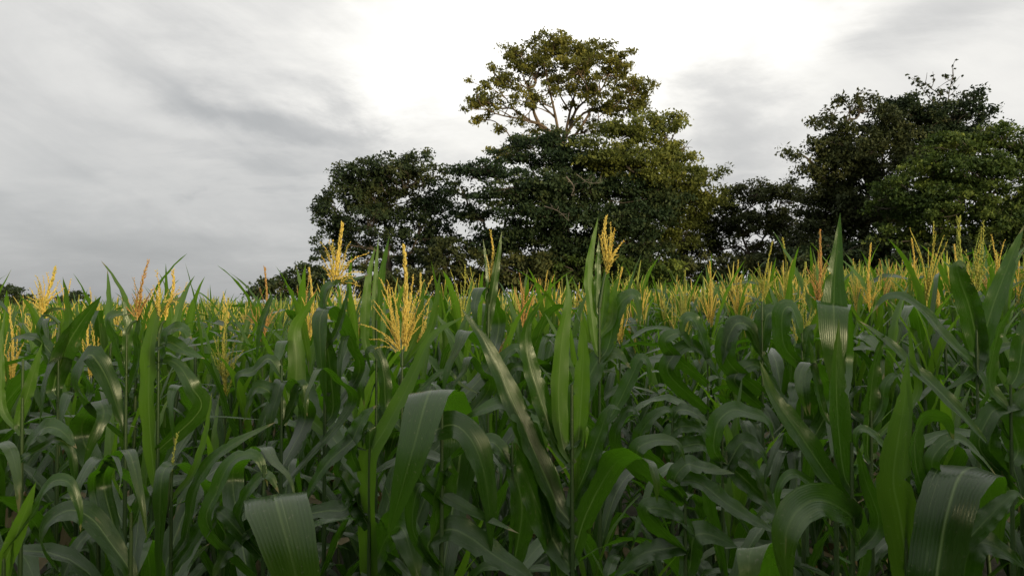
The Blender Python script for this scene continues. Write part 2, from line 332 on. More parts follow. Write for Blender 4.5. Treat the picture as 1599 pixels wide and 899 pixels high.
def tree(name, label, base, d, lobes, fol, size=0.2, per=80, spacing=0.55, crad=(0.35, 0.7), trunk_r=0.28, fork=None, bark=BARK, cat='tree', group=None, boughs=None, bare=None, fill=1.0, flat=0.6):
    """base = (px,py) of trunk in the photo at depth d, lobes = (px,py,rx,ry,ddepth[,density])"""
    k = d / F
    bp = at(base[0], 440, d); gz = float(ground_z(bp[0], bp[1])); root = np.array([bp[0], bp[1], gz])
    t = empty(name, root); tag(t, label, cat, group)
    if fork is None: fork = (base[0], 400)
    fk = at(fork[0], fork[1], d)
    if fk[2] < gz + 0.5: fk[2] = gz + 0.5
    tr = spline([root - [0, 0, 0.2], root * 0.6 + fk * 0.4 + [0.12, 0, 0], fk], 8)
    link('trunk', mesh('trunk', *join([tube(tr - root, np.linspace(trunk_r * 0.95, trunk_r * 0.55, 8), 8)])[:2], bark), t)
    cents, rads, limbs_, tw = [], [], [], []
    info = []; shf = []
    for lb in lobes:
        px, py, rx, ry, dd = lb[:5]; den = lb[5] if len(lb) > 5 else 1.0
        c = at(px, py, d + dd); ax = np.array([rx * k, 0.5 * (rx + ry) * k, ry * k]) * 1.12
        info.append((np.linalg.norm(c - fk), c, ax, den))
    info.sort(key=lambda q: q[0])
    sk = [dict(C=tr, cnt=np.ones(8), par=None, at=0)]       # limbs grow from the nearest limb already there
    for dist, c, ax, den in info:
        n = int(max(3, fill * den * 4.19 * ax[0] * ax[1] * ax[2] / (spacing ** 3) * 0.75))
        g = unit(rng.normal(size=(n, 3))) * (rng.random((n, 1)) ** 0.42) * rng.uniform(0.8, 1.12, (n, 1))
        cc = c + g * ax; shf.append(np.full(n, rng.normal() * .13 + .03)); cents.append(cc); rads.append(rng.uniform(*crad, n))
        e = c + [0, 0, -0.2 * ax[2]]; best = None
        for li, L_ in enumerate(sk):
            for i in range(4 if li == 0 else 2, 8 if li == 0 else 7):
                p = L_['C'][i]; cost = np.linalg.norm(p - e) + 0.62 * np.linalg.norm(p - fk) + (0.8 * max(0, p[2] - e[2]))
                if best is None or cost < best[0]: best = (cost, li, i)
        _, li, i = best; st = sk[li]['C'][i]; h = np.linalg.norm(e - st)
        tin = tangents(sk[li]['C'])[i]
        m1 = st + (e - st) * 0.33 + tin * 0.14 * h + rng.normal(size=3) * 0.07 * h; m2 = st + (e - st) * 0.68 + rng.normal(size=3) * 0.06 * h + [0, 0, 0.05 * h]
        lc = spline([st, m1, m2, e], 9)
        sk.append(dict(C=lc, cnt=np.ones(9), par=li, at=i, cc=cc))
        while li is not None:
            sk[li]['cnt'][:i + 1] += 1; i = sk[li]['at']; li = sk[li]['par']
    for L_ in sk[1:]:
        lc = L_['C']; tot = len(lobes) + 1; r_ = trunk_r * 0.62 * np.sqrt(L_['cnt'] / tot) * np.linspace(1, 0.5, 9)
        parts = [tube(lc - root, np.maximum(r_, 0.02), 6)]
        for q in L_['cc'][::2]:
            i = int(np.clip(np.argmin(np.linalg.norm(lc - q, axis=1)) - rng.integers(0, 3), 2, 8)); a = lc[i]; l = np.linalg.norm(q - a)
            m1 = a * 0.5 + q * 0.5 + rng.normal(size=3) * 0.12 * l + [0, 0, 0.06 * l]
            parts.append(tube(spline([a, m1, q], 5) - root, np.linspace(0.035, 0.010, 5), 4))
        v = join(parts); link('limb', mesh('limb', v[0], v[1], bark), t)
    for b in (boughs or []):
        C = spline([at(x, y, d + dd) for x, y, dd in b[0]], 12); parts = [tube(C - root, np.linspace(b[1] * .72, b[1] * 0.2, 12), 6)]
        for i in range(4, 12):
            e = C[i] + rng.normal(size=3) * [.7, .7, .3] + [0, 0, .45]
            parts.append(tube(spline([C[i], (C[i] + e) / 2 + rng.normal(size=3) * .1, e], 5) - root, np.linspace(b[1] * 0.35, 0.012, 5), 4)); cents.append(e[None]); shf.append(np.zeros(1)); rads.append(rng.uniform(.25, .5, 1))
        v = join(parts); link('limb', mesh('limb', v[0], v[1], bark), t)
    for b in (bare or []):       # leafless twigs and dead boughs drawn as paths
        C = spline([at(x, y, d + dd) for x, y, dd in b[0]], 12); parts = [tube(C - root, np.linspace(b[1], b[1] * 0.35, 12), 5)]
        for i in range(3, 12, 1):
            e = C[i] + rng.normal(size=3) * 0.45 * b[2] + [0, 0, 0.35 * b[2]]
            parts.append(tube(spline([C[i], (C[i] + e) / 2 + rng.normal(size=3) * .06, e], 5) - root, np.linspace(b[1] * 0.5, 0.008, 5), 4))
            if b[3] is BARK: cents.append(C[i] + (e - C[i]) * rng.random((3, 1)) + rng.normal(size=(3, 3)) * .14); shf.append(np.full(3, .2)); rads.append(np.full(3, .06))
        v = join(parts); link('dead_branch', mesh('dead_branch', v[0], v[1], b[3]), t)
    cents = np.vstack(cents); rads = np.concatenate(rads)
    V, Fq, var = leaf_cloud(cents, rads, per, size, flat, np.concatenate(shf))
    link('crown', mesh('crown', V - root, Fq, FO[fol], var=var, smooth=False), t)
    return t
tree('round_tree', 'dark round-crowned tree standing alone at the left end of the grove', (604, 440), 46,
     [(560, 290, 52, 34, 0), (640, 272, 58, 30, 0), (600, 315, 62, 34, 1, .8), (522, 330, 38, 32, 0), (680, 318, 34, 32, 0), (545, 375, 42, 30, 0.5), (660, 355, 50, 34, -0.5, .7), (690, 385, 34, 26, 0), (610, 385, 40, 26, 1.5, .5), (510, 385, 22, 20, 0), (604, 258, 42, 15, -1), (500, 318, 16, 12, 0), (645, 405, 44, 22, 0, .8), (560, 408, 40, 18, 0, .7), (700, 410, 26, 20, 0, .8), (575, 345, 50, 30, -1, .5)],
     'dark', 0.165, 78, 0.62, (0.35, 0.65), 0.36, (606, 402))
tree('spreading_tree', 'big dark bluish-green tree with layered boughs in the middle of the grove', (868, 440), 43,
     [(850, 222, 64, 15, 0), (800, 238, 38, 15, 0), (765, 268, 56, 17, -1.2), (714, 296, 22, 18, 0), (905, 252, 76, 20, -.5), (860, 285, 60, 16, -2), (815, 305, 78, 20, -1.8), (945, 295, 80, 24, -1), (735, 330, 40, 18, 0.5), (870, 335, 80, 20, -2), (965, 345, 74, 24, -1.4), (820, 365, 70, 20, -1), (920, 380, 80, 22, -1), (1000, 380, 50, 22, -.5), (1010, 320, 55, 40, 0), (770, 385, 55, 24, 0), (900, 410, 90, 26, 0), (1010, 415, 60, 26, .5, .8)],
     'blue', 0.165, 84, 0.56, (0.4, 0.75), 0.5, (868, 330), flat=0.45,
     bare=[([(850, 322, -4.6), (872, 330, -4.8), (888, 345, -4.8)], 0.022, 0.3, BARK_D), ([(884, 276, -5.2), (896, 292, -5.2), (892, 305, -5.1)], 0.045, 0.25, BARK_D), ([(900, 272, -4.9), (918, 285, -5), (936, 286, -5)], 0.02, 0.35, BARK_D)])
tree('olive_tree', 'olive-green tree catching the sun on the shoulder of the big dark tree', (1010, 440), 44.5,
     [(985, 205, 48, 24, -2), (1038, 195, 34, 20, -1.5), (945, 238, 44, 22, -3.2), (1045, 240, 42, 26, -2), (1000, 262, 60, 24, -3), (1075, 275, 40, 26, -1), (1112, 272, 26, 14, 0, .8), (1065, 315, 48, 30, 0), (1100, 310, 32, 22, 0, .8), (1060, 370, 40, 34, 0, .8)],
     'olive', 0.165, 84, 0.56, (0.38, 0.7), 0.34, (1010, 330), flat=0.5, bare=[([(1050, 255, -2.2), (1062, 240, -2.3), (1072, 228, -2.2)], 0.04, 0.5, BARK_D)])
tree('tall_tree', 'tallest tree with open crown tinted sunlit gold-green and pale bare limbs above the grove', (884, 440), 50,
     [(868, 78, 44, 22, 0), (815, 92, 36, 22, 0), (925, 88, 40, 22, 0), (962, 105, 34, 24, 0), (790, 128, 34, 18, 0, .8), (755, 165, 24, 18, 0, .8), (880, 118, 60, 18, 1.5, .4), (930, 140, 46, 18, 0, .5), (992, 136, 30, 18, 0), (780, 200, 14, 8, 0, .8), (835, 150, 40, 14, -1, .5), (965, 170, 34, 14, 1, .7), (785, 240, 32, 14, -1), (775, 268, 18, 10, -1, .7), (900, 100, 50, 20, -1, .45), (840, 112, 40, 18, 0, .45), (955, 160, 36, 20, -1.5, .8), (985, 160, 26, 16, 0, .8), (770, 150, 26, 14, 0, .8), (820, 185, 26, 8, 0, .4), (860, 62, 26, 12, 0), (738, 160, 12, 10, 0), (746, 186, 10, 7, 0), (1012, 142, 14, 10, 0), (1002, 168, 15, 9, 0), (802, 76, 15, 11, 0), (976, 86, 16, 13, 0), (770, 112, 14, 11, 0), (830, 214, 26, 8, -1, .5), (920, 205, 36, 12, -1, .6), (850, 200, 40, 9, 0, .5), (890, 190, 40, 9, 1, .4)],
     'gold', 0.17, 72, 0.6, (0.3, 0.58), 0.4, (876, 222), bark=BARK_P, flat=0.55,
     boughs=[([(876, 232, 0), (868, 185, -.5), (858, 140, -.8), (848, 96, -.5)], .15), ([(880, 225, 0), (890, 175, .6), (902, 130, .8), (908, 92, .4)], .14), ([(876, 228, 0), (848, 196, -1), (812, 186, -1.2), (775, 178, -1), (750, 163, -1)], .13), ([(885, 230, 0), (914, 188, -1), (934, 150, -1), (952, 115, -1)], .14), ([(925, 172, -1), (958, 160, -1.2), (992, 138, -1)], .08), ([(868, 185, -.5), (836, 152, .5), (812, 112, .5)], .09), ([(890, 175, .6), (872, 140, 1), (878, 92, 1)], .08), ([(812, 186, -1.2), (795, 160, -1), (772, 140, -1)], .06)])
tree('low_tree', 'small brownish-green tree with see-through crown between the two tall groups', (1172, 440), 47,
     [(1130, 318, 34, 20, 0), (1180, 302, 40, 16, 0), (1232, 302, 34, 18, 0), (1150, 350, 46, 24, 0, .8), (1210, 345, 44, 26, 0, .8), (1115, 380, 34, 22, 0, .7), (1240, 375, 34, 24, 0, .8), (1180, 395, 50, 20, 1, .6), (1092, 350, 28, 26, 0), (1075, 395, 30, 24, 0)],
     'brown', 0.155, 82, 0.58, (0.35, 0.6), 0.24, (1172, 400), fill=1.5)
tree('broad_tree', 'brownish-green broad tree with thin twiggy top on the left of the right-hand group', (1340, 420), 40,
     [(1305, 190, 34, 26, 0, .6), (1345, 165, 40, 22, 0, .45), (1385, 200, 40, 34, 0), (1285, 235, 34, 24, 0), (1245, 242, 26, 8, -1), (1330, 235, 50, 34, -.5), (1290, 285, 46, 30, 0), (1370, 265, 50, 36, 0), (1330, 325, 62, 36, 0), (1285, 345, 40, 36, 0), (1390, 330, 40, 40, 1), (1320, 385, 70, 24, 0)],
     'brown', 0.155, 82, 0.52, (0.32, 0.62), 0.4, (1350, 330), bare=[([(1320, 190, 0), (1330, 165, 0), (1345, 142, 0)], 0.03, 0.8, BARK), ([(1300, 200, 0), (1302, 180, 0), (1312, 160, 0)], 0.03, 0.7, BARK)])
tree('twig_topped_tree', 'dark tree with bare twigs poking from its top behind the bright green one', (1470, 420), 42,
     [(1400, 168, 34, 20, 0), (1435, 185, 42, 26, 0), (1485, 180, 44, 24, 0), (1520, 152, 28, 12, 0), (1535, 175, 22, 10, 0, .8), (1470, 215, 60, 28, 0), (1420, 230, 34, 24, 0), (1540, 205, 34, 14, 0)],
     'dark', 0.165, 80, 0.54, (0.32, 0.62), 0.36, (1462, 290), bare=[([(1478, 175, 0), (1468, 150, 0), (1440, 128, 0)], 0.035, 0.9, BARK), ([(1480, 172, 0), (1482, 145, 0), (1488, 118, 0)], 0.035, 0.8, BARK), ([(1475, 175, 0), (1455, 158, 0), (1428, 122, 0)], 0.03, 0.7, BARK)])
tree('bright_green_tree', 'bushy green tree with sunlit top at the right edge of the photo', (1560, 420), 36,
     [(1500, 225, 52, 22, 0), (1560, 215, 44, 20, 0), (1610, 240, 44, 30, 0), (1450, 268, 50, 28, 0), (1530, 270, 60, 34, -1), (1410, 315, 46, 34, 0), (1480, 325, 62, 38, -1), (1560, 330, 50, 30, .5, .7), (1620, 320, 44, 40, 0), (1430, 375, 56, 32, 0), (1510, 385, 62, 28, 0), (1600, 385, 50, 26, 0, .8), (1585, 350, 50, 30, -1.8), (1570, 385, 44, 24, -2)],
     'green', 0.145, 86, 0.48, (0.3, 0.58), 0.36, (1555, 330), flat=0.5)
for nm, lb, px, d, lobes, fol in (
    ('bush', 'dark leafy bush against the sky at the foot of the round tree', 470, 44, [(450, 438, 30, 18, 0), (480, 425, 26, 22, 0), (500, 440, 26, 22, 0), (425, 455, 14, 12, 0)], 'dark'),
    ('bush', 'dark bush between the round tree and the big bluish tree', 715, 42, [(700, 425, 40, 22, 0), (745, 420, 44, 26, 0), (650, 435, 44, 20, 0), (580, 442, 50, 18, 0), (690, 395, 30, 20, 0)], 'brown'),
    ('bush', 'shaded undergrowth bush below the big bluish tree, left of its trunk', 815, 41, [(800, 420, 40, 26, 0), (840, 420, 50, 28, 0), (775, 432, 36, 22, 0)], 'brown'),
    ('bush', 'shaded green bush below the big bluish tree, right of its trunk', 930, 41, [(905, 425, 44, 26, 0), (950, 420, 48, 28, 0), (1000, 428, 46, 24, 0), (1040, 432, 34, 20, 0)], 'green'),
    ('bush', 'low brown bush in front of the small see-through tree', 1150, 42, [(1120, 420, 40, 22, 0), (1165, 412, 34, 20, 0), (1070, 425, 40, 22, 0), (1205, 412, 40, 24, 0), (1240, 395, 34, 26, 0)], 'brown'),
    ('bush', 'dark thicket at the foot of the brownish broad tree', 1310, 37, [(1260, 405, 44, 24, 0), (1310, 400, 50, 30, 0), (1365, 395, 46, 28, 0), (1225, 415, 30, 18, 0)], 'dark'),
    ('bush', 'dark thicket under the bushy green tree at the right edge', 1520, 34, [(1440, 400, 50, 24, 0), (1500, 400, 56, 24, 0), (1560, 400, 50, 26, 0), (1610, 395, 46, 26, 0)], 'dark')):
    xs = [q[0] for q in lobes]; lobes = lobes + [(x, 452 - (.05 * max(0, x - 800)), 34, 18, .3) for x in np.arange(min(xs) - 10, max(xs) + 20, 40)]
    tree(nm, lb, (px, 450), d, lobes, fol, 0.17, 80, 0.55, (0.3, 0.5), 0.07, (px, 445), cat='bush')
tree('distant_tree', 'broad dark distant tree low on the horizon at the left edge', (15, 480), 200, [(15, 457, 26, 11, 0), (-20, 460, 24, 13, 0), (40, 465, 15, 10, 0), (15, 474, 44, 12, 0), (62, 476, 14, 7, 0)], 'dark', 0.6, 60, 1.5, (0.9, 1.6), 0.4, (15, 482))
tree('distant_tree', 'smaller dark distant tree just right of the left-edge one', (117, 480), 205, [(117, 463, 15, 9, 0), (106, 470, 16, 11, 0), (132, 471, 11, 10, 0), (85, 478, 14, 6, 0)], 'dark', 0.6, 60, 1.5, (0.8, 1.4), 0.3, (117, 484))

# ------------------------------------------------------------------ maize building blocks
def leaf_curve(L, th0, th1, s0, wd, n, side=0.0):
    """centre line in the XZ plane: angle from vertical runs th0 -> th1 round s0"""
    s = np.linspace(0, 1, n); g = 1 / (1 + np.exp(-(s - s0) / wd)); g = (g - g[0]) / (g[-1] - g[0] + 1e-6)
    th = R(th0) + (R(th1) - R(th0)) * g; ds = L / (n - 1)
    x = np.r_[0, np.cumsum(np.sin(th[:-1]) * ds)]; z = np.r_[0, np.cumsum(np.cos(th[:-1]) * ds)]
    return np.stack([x, side * s ** 2 * L, z], 1)
LEAF_KINDS = []   # (kind, L, th0, th1, s0, wd, width)
def leaf_params(kind, r):
    if kind == 'up':   return (r.uniform(.36, .56), r.uniform(4, 18), r.uniform(20, 60), .7, .18, r.uniform(.040, .062))
    if kind == 'mid':  return (r.uniform(.58, .80), r.uniform(14, 28), r.uniform(85, 172), r.uniform(.34, .68), r.uniform(.02, .16), r.uniform(.055, .090))
    return (r.uniform(.62, .86), r.uniform(26, 42), r.uniform(130, 168), r.uniform(.36, .55), r.uniform(.04, .14), r.uniform(.070, .092))
def leaf_geo(kind, seed, n, across):
    r = random.Random(seed); L, a, b, s0, wd, wdt = leaf_params(kind, r)
    C = leaf_curve(L, a, b, s0, wd, n, r.uniform(-.22, .22)); wdt *= .88; tw = r.uniform(-.8, .8); s = np.linspace(0, 1, n)
    W = np.stack([np.zeros(n), np.cos(tw * s), np.sin(tw * s)], 1)
    return ribbon(C, W, wdt, across, 0.32 if kind != 'up' else 0.5, r.uniform(.04, .10), seed, 0.5, r.uniform(.3, .45), r.uniform(1.0, 1.6))
def spikelets(C, n, side, size, r, seed=0, spread=(.08, .34)):
    """flower spikelets set round a thin axis: slim four-sided pods"""
    rg = np.random.default_rng(seed); t = np.linspace(0.04, 1, n); k = len(C) - 1
    P = np.stack([np.interp(t * k, np.arange(k + 1), C[:, j]) for j in range(3)], 1); T = unit(np.gradient(P, axis=0))
    parts = []
    Vs = []; Fs = []; o = 0
    for j in range(side):
        ph = rg.uniform(0, 6.28, n); a = unit(np.cross(T, [0.3, 0.9, 0.1])); b = np.cross(T, a)
        out = a * np.cos(ph)[:, None] + b * np.sin(ph)[:, None]; dr = unit(T * 1.0 + out * rg.uniform(*spread, (n, 1)))
        L = size * rg.uniform(.8, 1.25, (n, 1)) * (1 - 0.35 * t[:, None]); s1 = unit(np.cross(dr, out)); s2 = np.cross(dr, s1); h = L * 0.13
        q = P + out * r * 0.6; m = q + dr * L * .45
        V = np.stack([q, m + s1 * h, m + s2 * h, m - s1 * h, m - s2 * h, q + dr * L], 1).reshape(-1, 3)
        f = np.array([[0, 1, 2, 0], [0, 2, 3, 0], [0, 3, 4, 0], [0, 4, 1, 0], [5, 2, 1, 5], [5, 3, 2, 5], [5, 4, 3, 5], [5, 1, 4, 5]])[:, :3]
        Vs.append(V); Fs.append((f[None] + (np.arange(n) * 6)[:, None, None]).reshape(-1, 3) + o); o += len(V)
    return np.vstack(Vs), np.vstack(Fs)
def branch_mesh(name, C, thick, mat, n, side=2, size=0.014, seed=0, spread=(.08, .34)):
    C = np.asarray(C); V, Fq, _ = tube(C, np.linspace(thick, thick * .5, len(C)), 4)
    tri = np.vstack([Fq[:, [0, 1, 2]], Fq[:, [0, 2, 3]]]); V2, F2 = spikelets(C, n, side, size, thick, seed, spread)
    var = np.r_[np.full(len(V), 0.1), np.repeat(np.random.default_rng(seed).random(len(V2) // 6) * 0.5, 6)]
    return mesh(name, np.vstack([V, V2]), np.vstack([tri, F2 + len(V)]), mat, uv=np.zeros((len(V) + len(V2), 2)), var=var)
def tassel_paths(r, n, h, spread):
    out = [np.array([[0, 0, 0], [r.uniform(-.01, .01), r.uniform(-.01, .01), h * .5], [r.uniform(-.02, .02), r.uniform(-.02, .02), h]])]
    for i in range(n):
        a = i * 2.4 + r.uniform(-.5, .5); z = h * (.04 + .26 * i / max(1, n)); l = h * r.uniform(.45, .72); sp = spread * r.uniform(.5, 1.3); dr = r.uniform(0, .35)
        c, s = math.cos(a), math.sin(a)
        out.append(np.array([[0, 0, z], [c * l * .35 * sp, s * l * .35 * sp, z + l * .55], [c * l * .85 * sp, s * l * .85 * sp, z + l * (1 - dr * sp)]]))
    return out
def tassel_joined(name, seed, mat, n, h, spread, dens):
    r = random.Random(seed); Vs, Fs, vs_, o = [], [], [], 0
    for i, p in enumerate(tassel_paths(r, n, h, spread)):
        C = spline(p, 6); V, Fq, _ = tube(C, np.linspace(.003, .0015, 6), 3); tri = np.vstack([Fq[:, [0, 1, 2]], Fq[:, [0, 2, 3]]])
        L = np.linalg.norm(np.diff(C, axis=0), axis=1).sum(); k = max(5, int(L * dens)); V2, F2 = spikelets(C, k, 3 if i == 0 else 2, .017 if i == 0 else .014, .003, seed + i)
        Vs += [V, V2]; Fs += [tri + o, F2 + o + len(V)]; o += len(V) + len(V2); vs_ += [np.full(len(V), .1), np.repeat(np.random.default_rng(seed + i).random(k * (3 if i == 0 else 2)) * .5, 6)]
    V = np.vstack(Vs); return mesh(name, V, np.vstack(Fs), mat, uv=np.zeros((len(V), 2)), var=np.concatenate(vs_))
LEAF_POOL = {k: [mesh('leaf', *((lambda g: (g[0], g[1], M_YOUNG_LIT if k == 'up' else M_LEAF, g[2]))(leaf_geo(k, 100 * i + 7, 15, 4)))) for i in range(24)] for k in ('up', 'mid', 'low')}
LEAF_POOL['dry'] = [mesh('leaf', *((lambda g: (g[0], g[1], M_DRY, g[2]))(leaf_geo('low', 77 * i + 3, 13, 4)))) for i in range(8)]
TASSEL_POOL = [tassel_joined('tassel', 900 + i, (M_TASSEL, M_TASSEL, M_TASSEL_G, M_TASSEL, M_TASSEL_B)[i % 5], 6 + i % 5, .30 + .02 * (i % 4), .32 + .05 * (i % 3), 75) for i in range(10)]
def stalk_geo(h, r0=0.013, r1=0.006, lean=(0, 0), sides=7):
    n = 9; z = np.linspace(0, h, n); C = np.stack([lean[0] * (z / h) ** 2, lean[1] * (z / h) ** 2, z], 1)
    return tube(C, np.linspace(r0, r1, n), sides)
STALK_POOL = [mesh('stalk', *((lambda g: (g[0], g[1], M_STALK, g[2]))(stalk_geo(1.5, .013, .006, (random.uniform(-.06, .06), random.uniform(-.06, .06)))))) for _ in range(5)]
def plant_layout(r, h=1.5):
    """(kind, z, azimuth, scale) of each leaf on a plant whose stalk is h tall"""
    az = r.uniform(0, 6.28); out = []
    zs = [.26, .36, .45, .54, .63, .72, .80, .87, .93, .98, 1.02]
    for i, q in enumerate(zs):
        kind = 'low' if i < 5 else ('mid' if i < (9 if r.random() < .6 else 8) else 'up')
        out.append((kind, q * h * .93, az + math.pi * (i % 2) + r.uniform(-.45, .45), r.uniform(.85, 1.12)))
    return out
def add_generic(x, y, hs, r, tassel=True, tz=None, low_only=False):
    z = float(ground_z(x, y)) - .02
    t = empty('maize_plant', (x, y, z)); h = 1.5 * hs
    t.rotation_euler = (r.gauss(0, .05), r.gauss(0, .05), 0)
    o = link('stalk', r.choice(STALK_POOL), t); o.scale = (1, 1, hs)
    for kind, q, az, s in plant_layout(r, h):
        o = link('leaf', r.choice(LEAF_POOL['dry' if kind == 'low' and r.random() < .16 else kind]), t)
        s *= (0.75 + 0.25 * hs); o.location = (0, 0, q); o.rotation_euler = (0, r.uniform(-.12, .12), az); o.scale = (s, s * r.choice((1, -1)), s)
    if tassel:
        me = r.choice(TASSEL_POOL); t['_look'] = {'maize_tassel': 'gold-tasselled', 'maize_tassel_green': 'straw-tasselled', 'maize_tassel_brown': 'brown-tasselled'}[me.materials[0].name]
        o = link('tassel', me, t); o.location = (0, 0, h * .985); s = r.uniform(.85, 1.15); o.scale = (s, s, s); o.rotation_euler = (r.uniform(-.12, .12), r.uniform(-.12, .12), r.uniform(0, 6.28))
    return t

# ------------------------------------------------------------------ traced foreground plants
def pxpath(pts, d): return np.array([at(p[0], p[1], d + (p[2] if len(p) > 2 else 0)) for p in pts])
class Hero:
    def __init__(s, label, px, d, top, group='maize plants in the front rows', lower=5):
        s.d = d; s.px = px; p = at(px, top, d); s.top = p[2]; s.gx, s.gy = p[0], p[1]
        z = float(ground_z(p[0], p[1])) - .02; s.base = np.array([p[0], p[1], z]); s.seed = int(px * 13 + d * 100)
        s.t = empty('maize_plant', s.base); tag(s.t, label, 'maize plant', group)
        h = s.top - z; g = stalk_geo(h, .013, .003, (0, 0), 8); link('stalk', mesh('stalk', g[0], g[1], M_STALK, g[2]), s.t)
        r = random.Random(s.seed); az = r.uniform(0, 6.28)
        for i in (range(lower) if d < 2.1 else list(range(lower)) + [lower, lower + 1]):
            zz = (.30 + .09 * i) * min(h, 1.4) * (1 if d > 2 else .8); o = link('leaf', r.choice(LEAF_POOL['low' if i < 3 else 'mid']), s.t); o.location = (0, 0, zz)
            o.rotation_euler = (0, 0, az + math.pi * (i % 2) + r.uniform(-.5, .5)); k = r.uniform(.8, 1.05); o.scale = (k, k, k)
    def stalk_at(s, z): return np.array([s.base[0], s.base[1], min(max(z, s.base[2] + .1), s.top)])
    def leaf(s, wpx, pts, vis=.8, young=False, fixed=None, p=1.6, peak=.42, wave=.05, attach=True, fold=.28, sgn=None, base=.55):
        s.seed += 1; C0 = pxpath(pts, s.d)
        if attach:
            f = C0[0]; hd = math.hypot(f[0] - s.base[0], f[1] - s.base[1]); C0 = np.vstack([s.stalk_at(f[2] - .02 - .8 * hd), C0])
        n = 42; C = spline(C0, n); T = tangents(C); tx, ty = T @ CR, T @ CU
        if fixed is not None:
            a = np.array(fixed[:3]); b = np.array(fixed[3:6] if len(fixed) > 3 else fixed[:3]); q = np.linspace(0, 1, n)[:, None]
            wc = a * (1 - q) + b * q; W = wc[:, :1] * CR + wc[:, 1:2] * CU + wc[:, 2:] * CF
            v = 1.0
        else:
            pr = np.stack([-ty, tx], 1); nn = np.linalg.norm(pr, axis=1, keepdims=True)
            pr = pr / (nn + .15)
            k = np.argmax(np.abs(pr[:, 1])); sg = (1 if pr[k, 1] > 0 else -1) if sgn is None else sgn
            W = (pr[:, :1] * CR + pr[:, 1:] * CU) * vis + CF * (math.sqrt(1 - vis * vis) * sg); v = vis
        wm = min(wpx / F * s.d / v, .115)
        g = ribbon(C, W, wm, 6, fold, wave, s.seed, base, peak, p)
        return link('leaf', mesh('leaf', g[0] - s.base, g[1], M_YOUNG_LIT if young else M_LEAF, g[2]), s.t)
    def folded(s, w, x, y0, y1, x1=None, dx=0, young=False, dd=0, back=.16):
        """blade rising behind, bending sharply at y0 and hanging down to y1 toward the viewer"""
        x1 = x if x1 is None else x1; q = random.Random(s.seed * 7); sx = math.copysign(1, dx) if dx else q.choice((-1, 1)); Rr = q.uniform(.07, .13); a = q.uniform(.35, .8)
        rp = Rr * F / s.d * a; Rd = Rr * math.sqrt(1 - a * a) + .02; c = .5 * rp * sx; k = q.uniform(-.22, .22); hgt = y1 + .3 * (y1 - y0)
        pts = [(x + c + sx * rp, y0 + 60, dd + Rd + .04), (x + c + sx * .55 * rp, y0 + 19, dd + .6 * Rd), (x + c + sx * .12 * rp, y0 + 2, dd + .15 * Rd), (x + c - sx * .18 * rp, y0 + 4, dd - .2 * Rd),
               (x + c - sx * .42 * rp, y0 + 24, dd - .5 * Rd), (x1 * .6 + x * .4 + c - sx * .55 * rp, y0 + (hgt - y0) * .55, dd - .75 * Rd), (x1 + c - sx * .5 * rp + q.uniform(-6, 6), hgt, dd - .8 * Rd)]
        b = math.sqrt(1 - a * a); tw = q.uniform(-.5, .5)
        return s.leaf(w * 1.08, pts, fixed=(b + .15, k, -sx * a, b + .3, -k + tw * .3, -sx * a + tw), young=young, peak=q.uniform(.42, .58), p=q.uniform(1.2, 1.7), wave=.06, fold=q.uniform(-.1, .22), base=.45)
    def tassel(s, spikes, mat=M_TASSEL, dd=0, dens=230, size=.0135):
        """first spike is the central one; each = (x0,y0,x1,y1[,thick,bend])"""
        par = None; r = random.Random(s.seed); spikes = list(spikes)
        if len(spikes) >= 5:
            for q in list(spikes[1:]) + spikes[1:4]:
                f = r.uniform(.5, .95); y = q[1] + (q[3] - q[1]) * f + r.uniform(-6, 10); spikes.append((q[0] + r.uniform(-3, 3), q[1] - r.uniform(0, .25) * abs(q[1] - q[3]), q[0] + (q[2] - q[0]) * f * r.uniform(.6, 1.25) + r.uniform(-8, 8), y, .72, r.uniform(0, .2)))
        for i, q in enumerate(spikes):
            a = at(q[0], q[1], s.d + dd); b = at(q[2], q[3], s.d + dd + (0 if i == 0 else r.uniform(-.07, .07))); th = q[4] if len(q) > 4 else 1.0; bend = q[5] if len(q) > 5 else .06
            L = np.linalg.norm(b - a); m = (a + b) / 2 + np.array([r.gauss(0, .03) * L, r.uniform(-.1, .1) * L, bend * L])
            C = spline([a, a * .7 + b * .3 + (m - (a + b) / 2) * .9 + np.array([r.gauss(0, .015), 0, 0]) * L, m + (b - a) * .12, b], 9); s.seed += 1
            me = branch_mesh('tassel' if i == 0 else 'branch', C - s.base, .0022 if i == 0 else .0013, mat, max(6, int(L * dens * (1 if i == 0 else .62))), 4 if i == 0 and th > 1.2 else 2, size * (th if i == 0 else min(th, 1.1) * .85), s.seed, (.1, .4) if i == 0 else (.2, .6))
            if i == 0:
                par = link('tassel', me, s.t)
                top = np.array([s.base[0], s.base[1], s.top]) - s.base; stem = spline([top, (top + C[0] - s.base) / 2 + [0, 0, .01], C[0] - s.base], 4)
                v = tube(stem, [.006, .005, .004, .003], 6); link('tassel_stem', mesh('tassel_stem', v[0], v[1], M_STALK, v[2]), s.t)
            else: link('branch', me, par)
def fan(cx, y0, y1, n, w, seed, thick=1.0):
    """branches of a tassel fanned round its centre"""
    r = random.Random(seed); out = []
    for i in range(n):
        q = (i + .5) / n * 2 - 1; ln = r.uniform(.5, .85); out.append((cx + q * 3, y0 - r.uniform(0, .2) * (y0 - y1), cx + q * w + r.uniform(-4, 4), y0 - ln * (y0 - y1) * (1 - .35 * abs(q)), thick, r.uniform(.0, .16)))
    return out

heroes = []
def H(*a, **k):
    h = Hero(*a, **k); heroes.append(h); return h
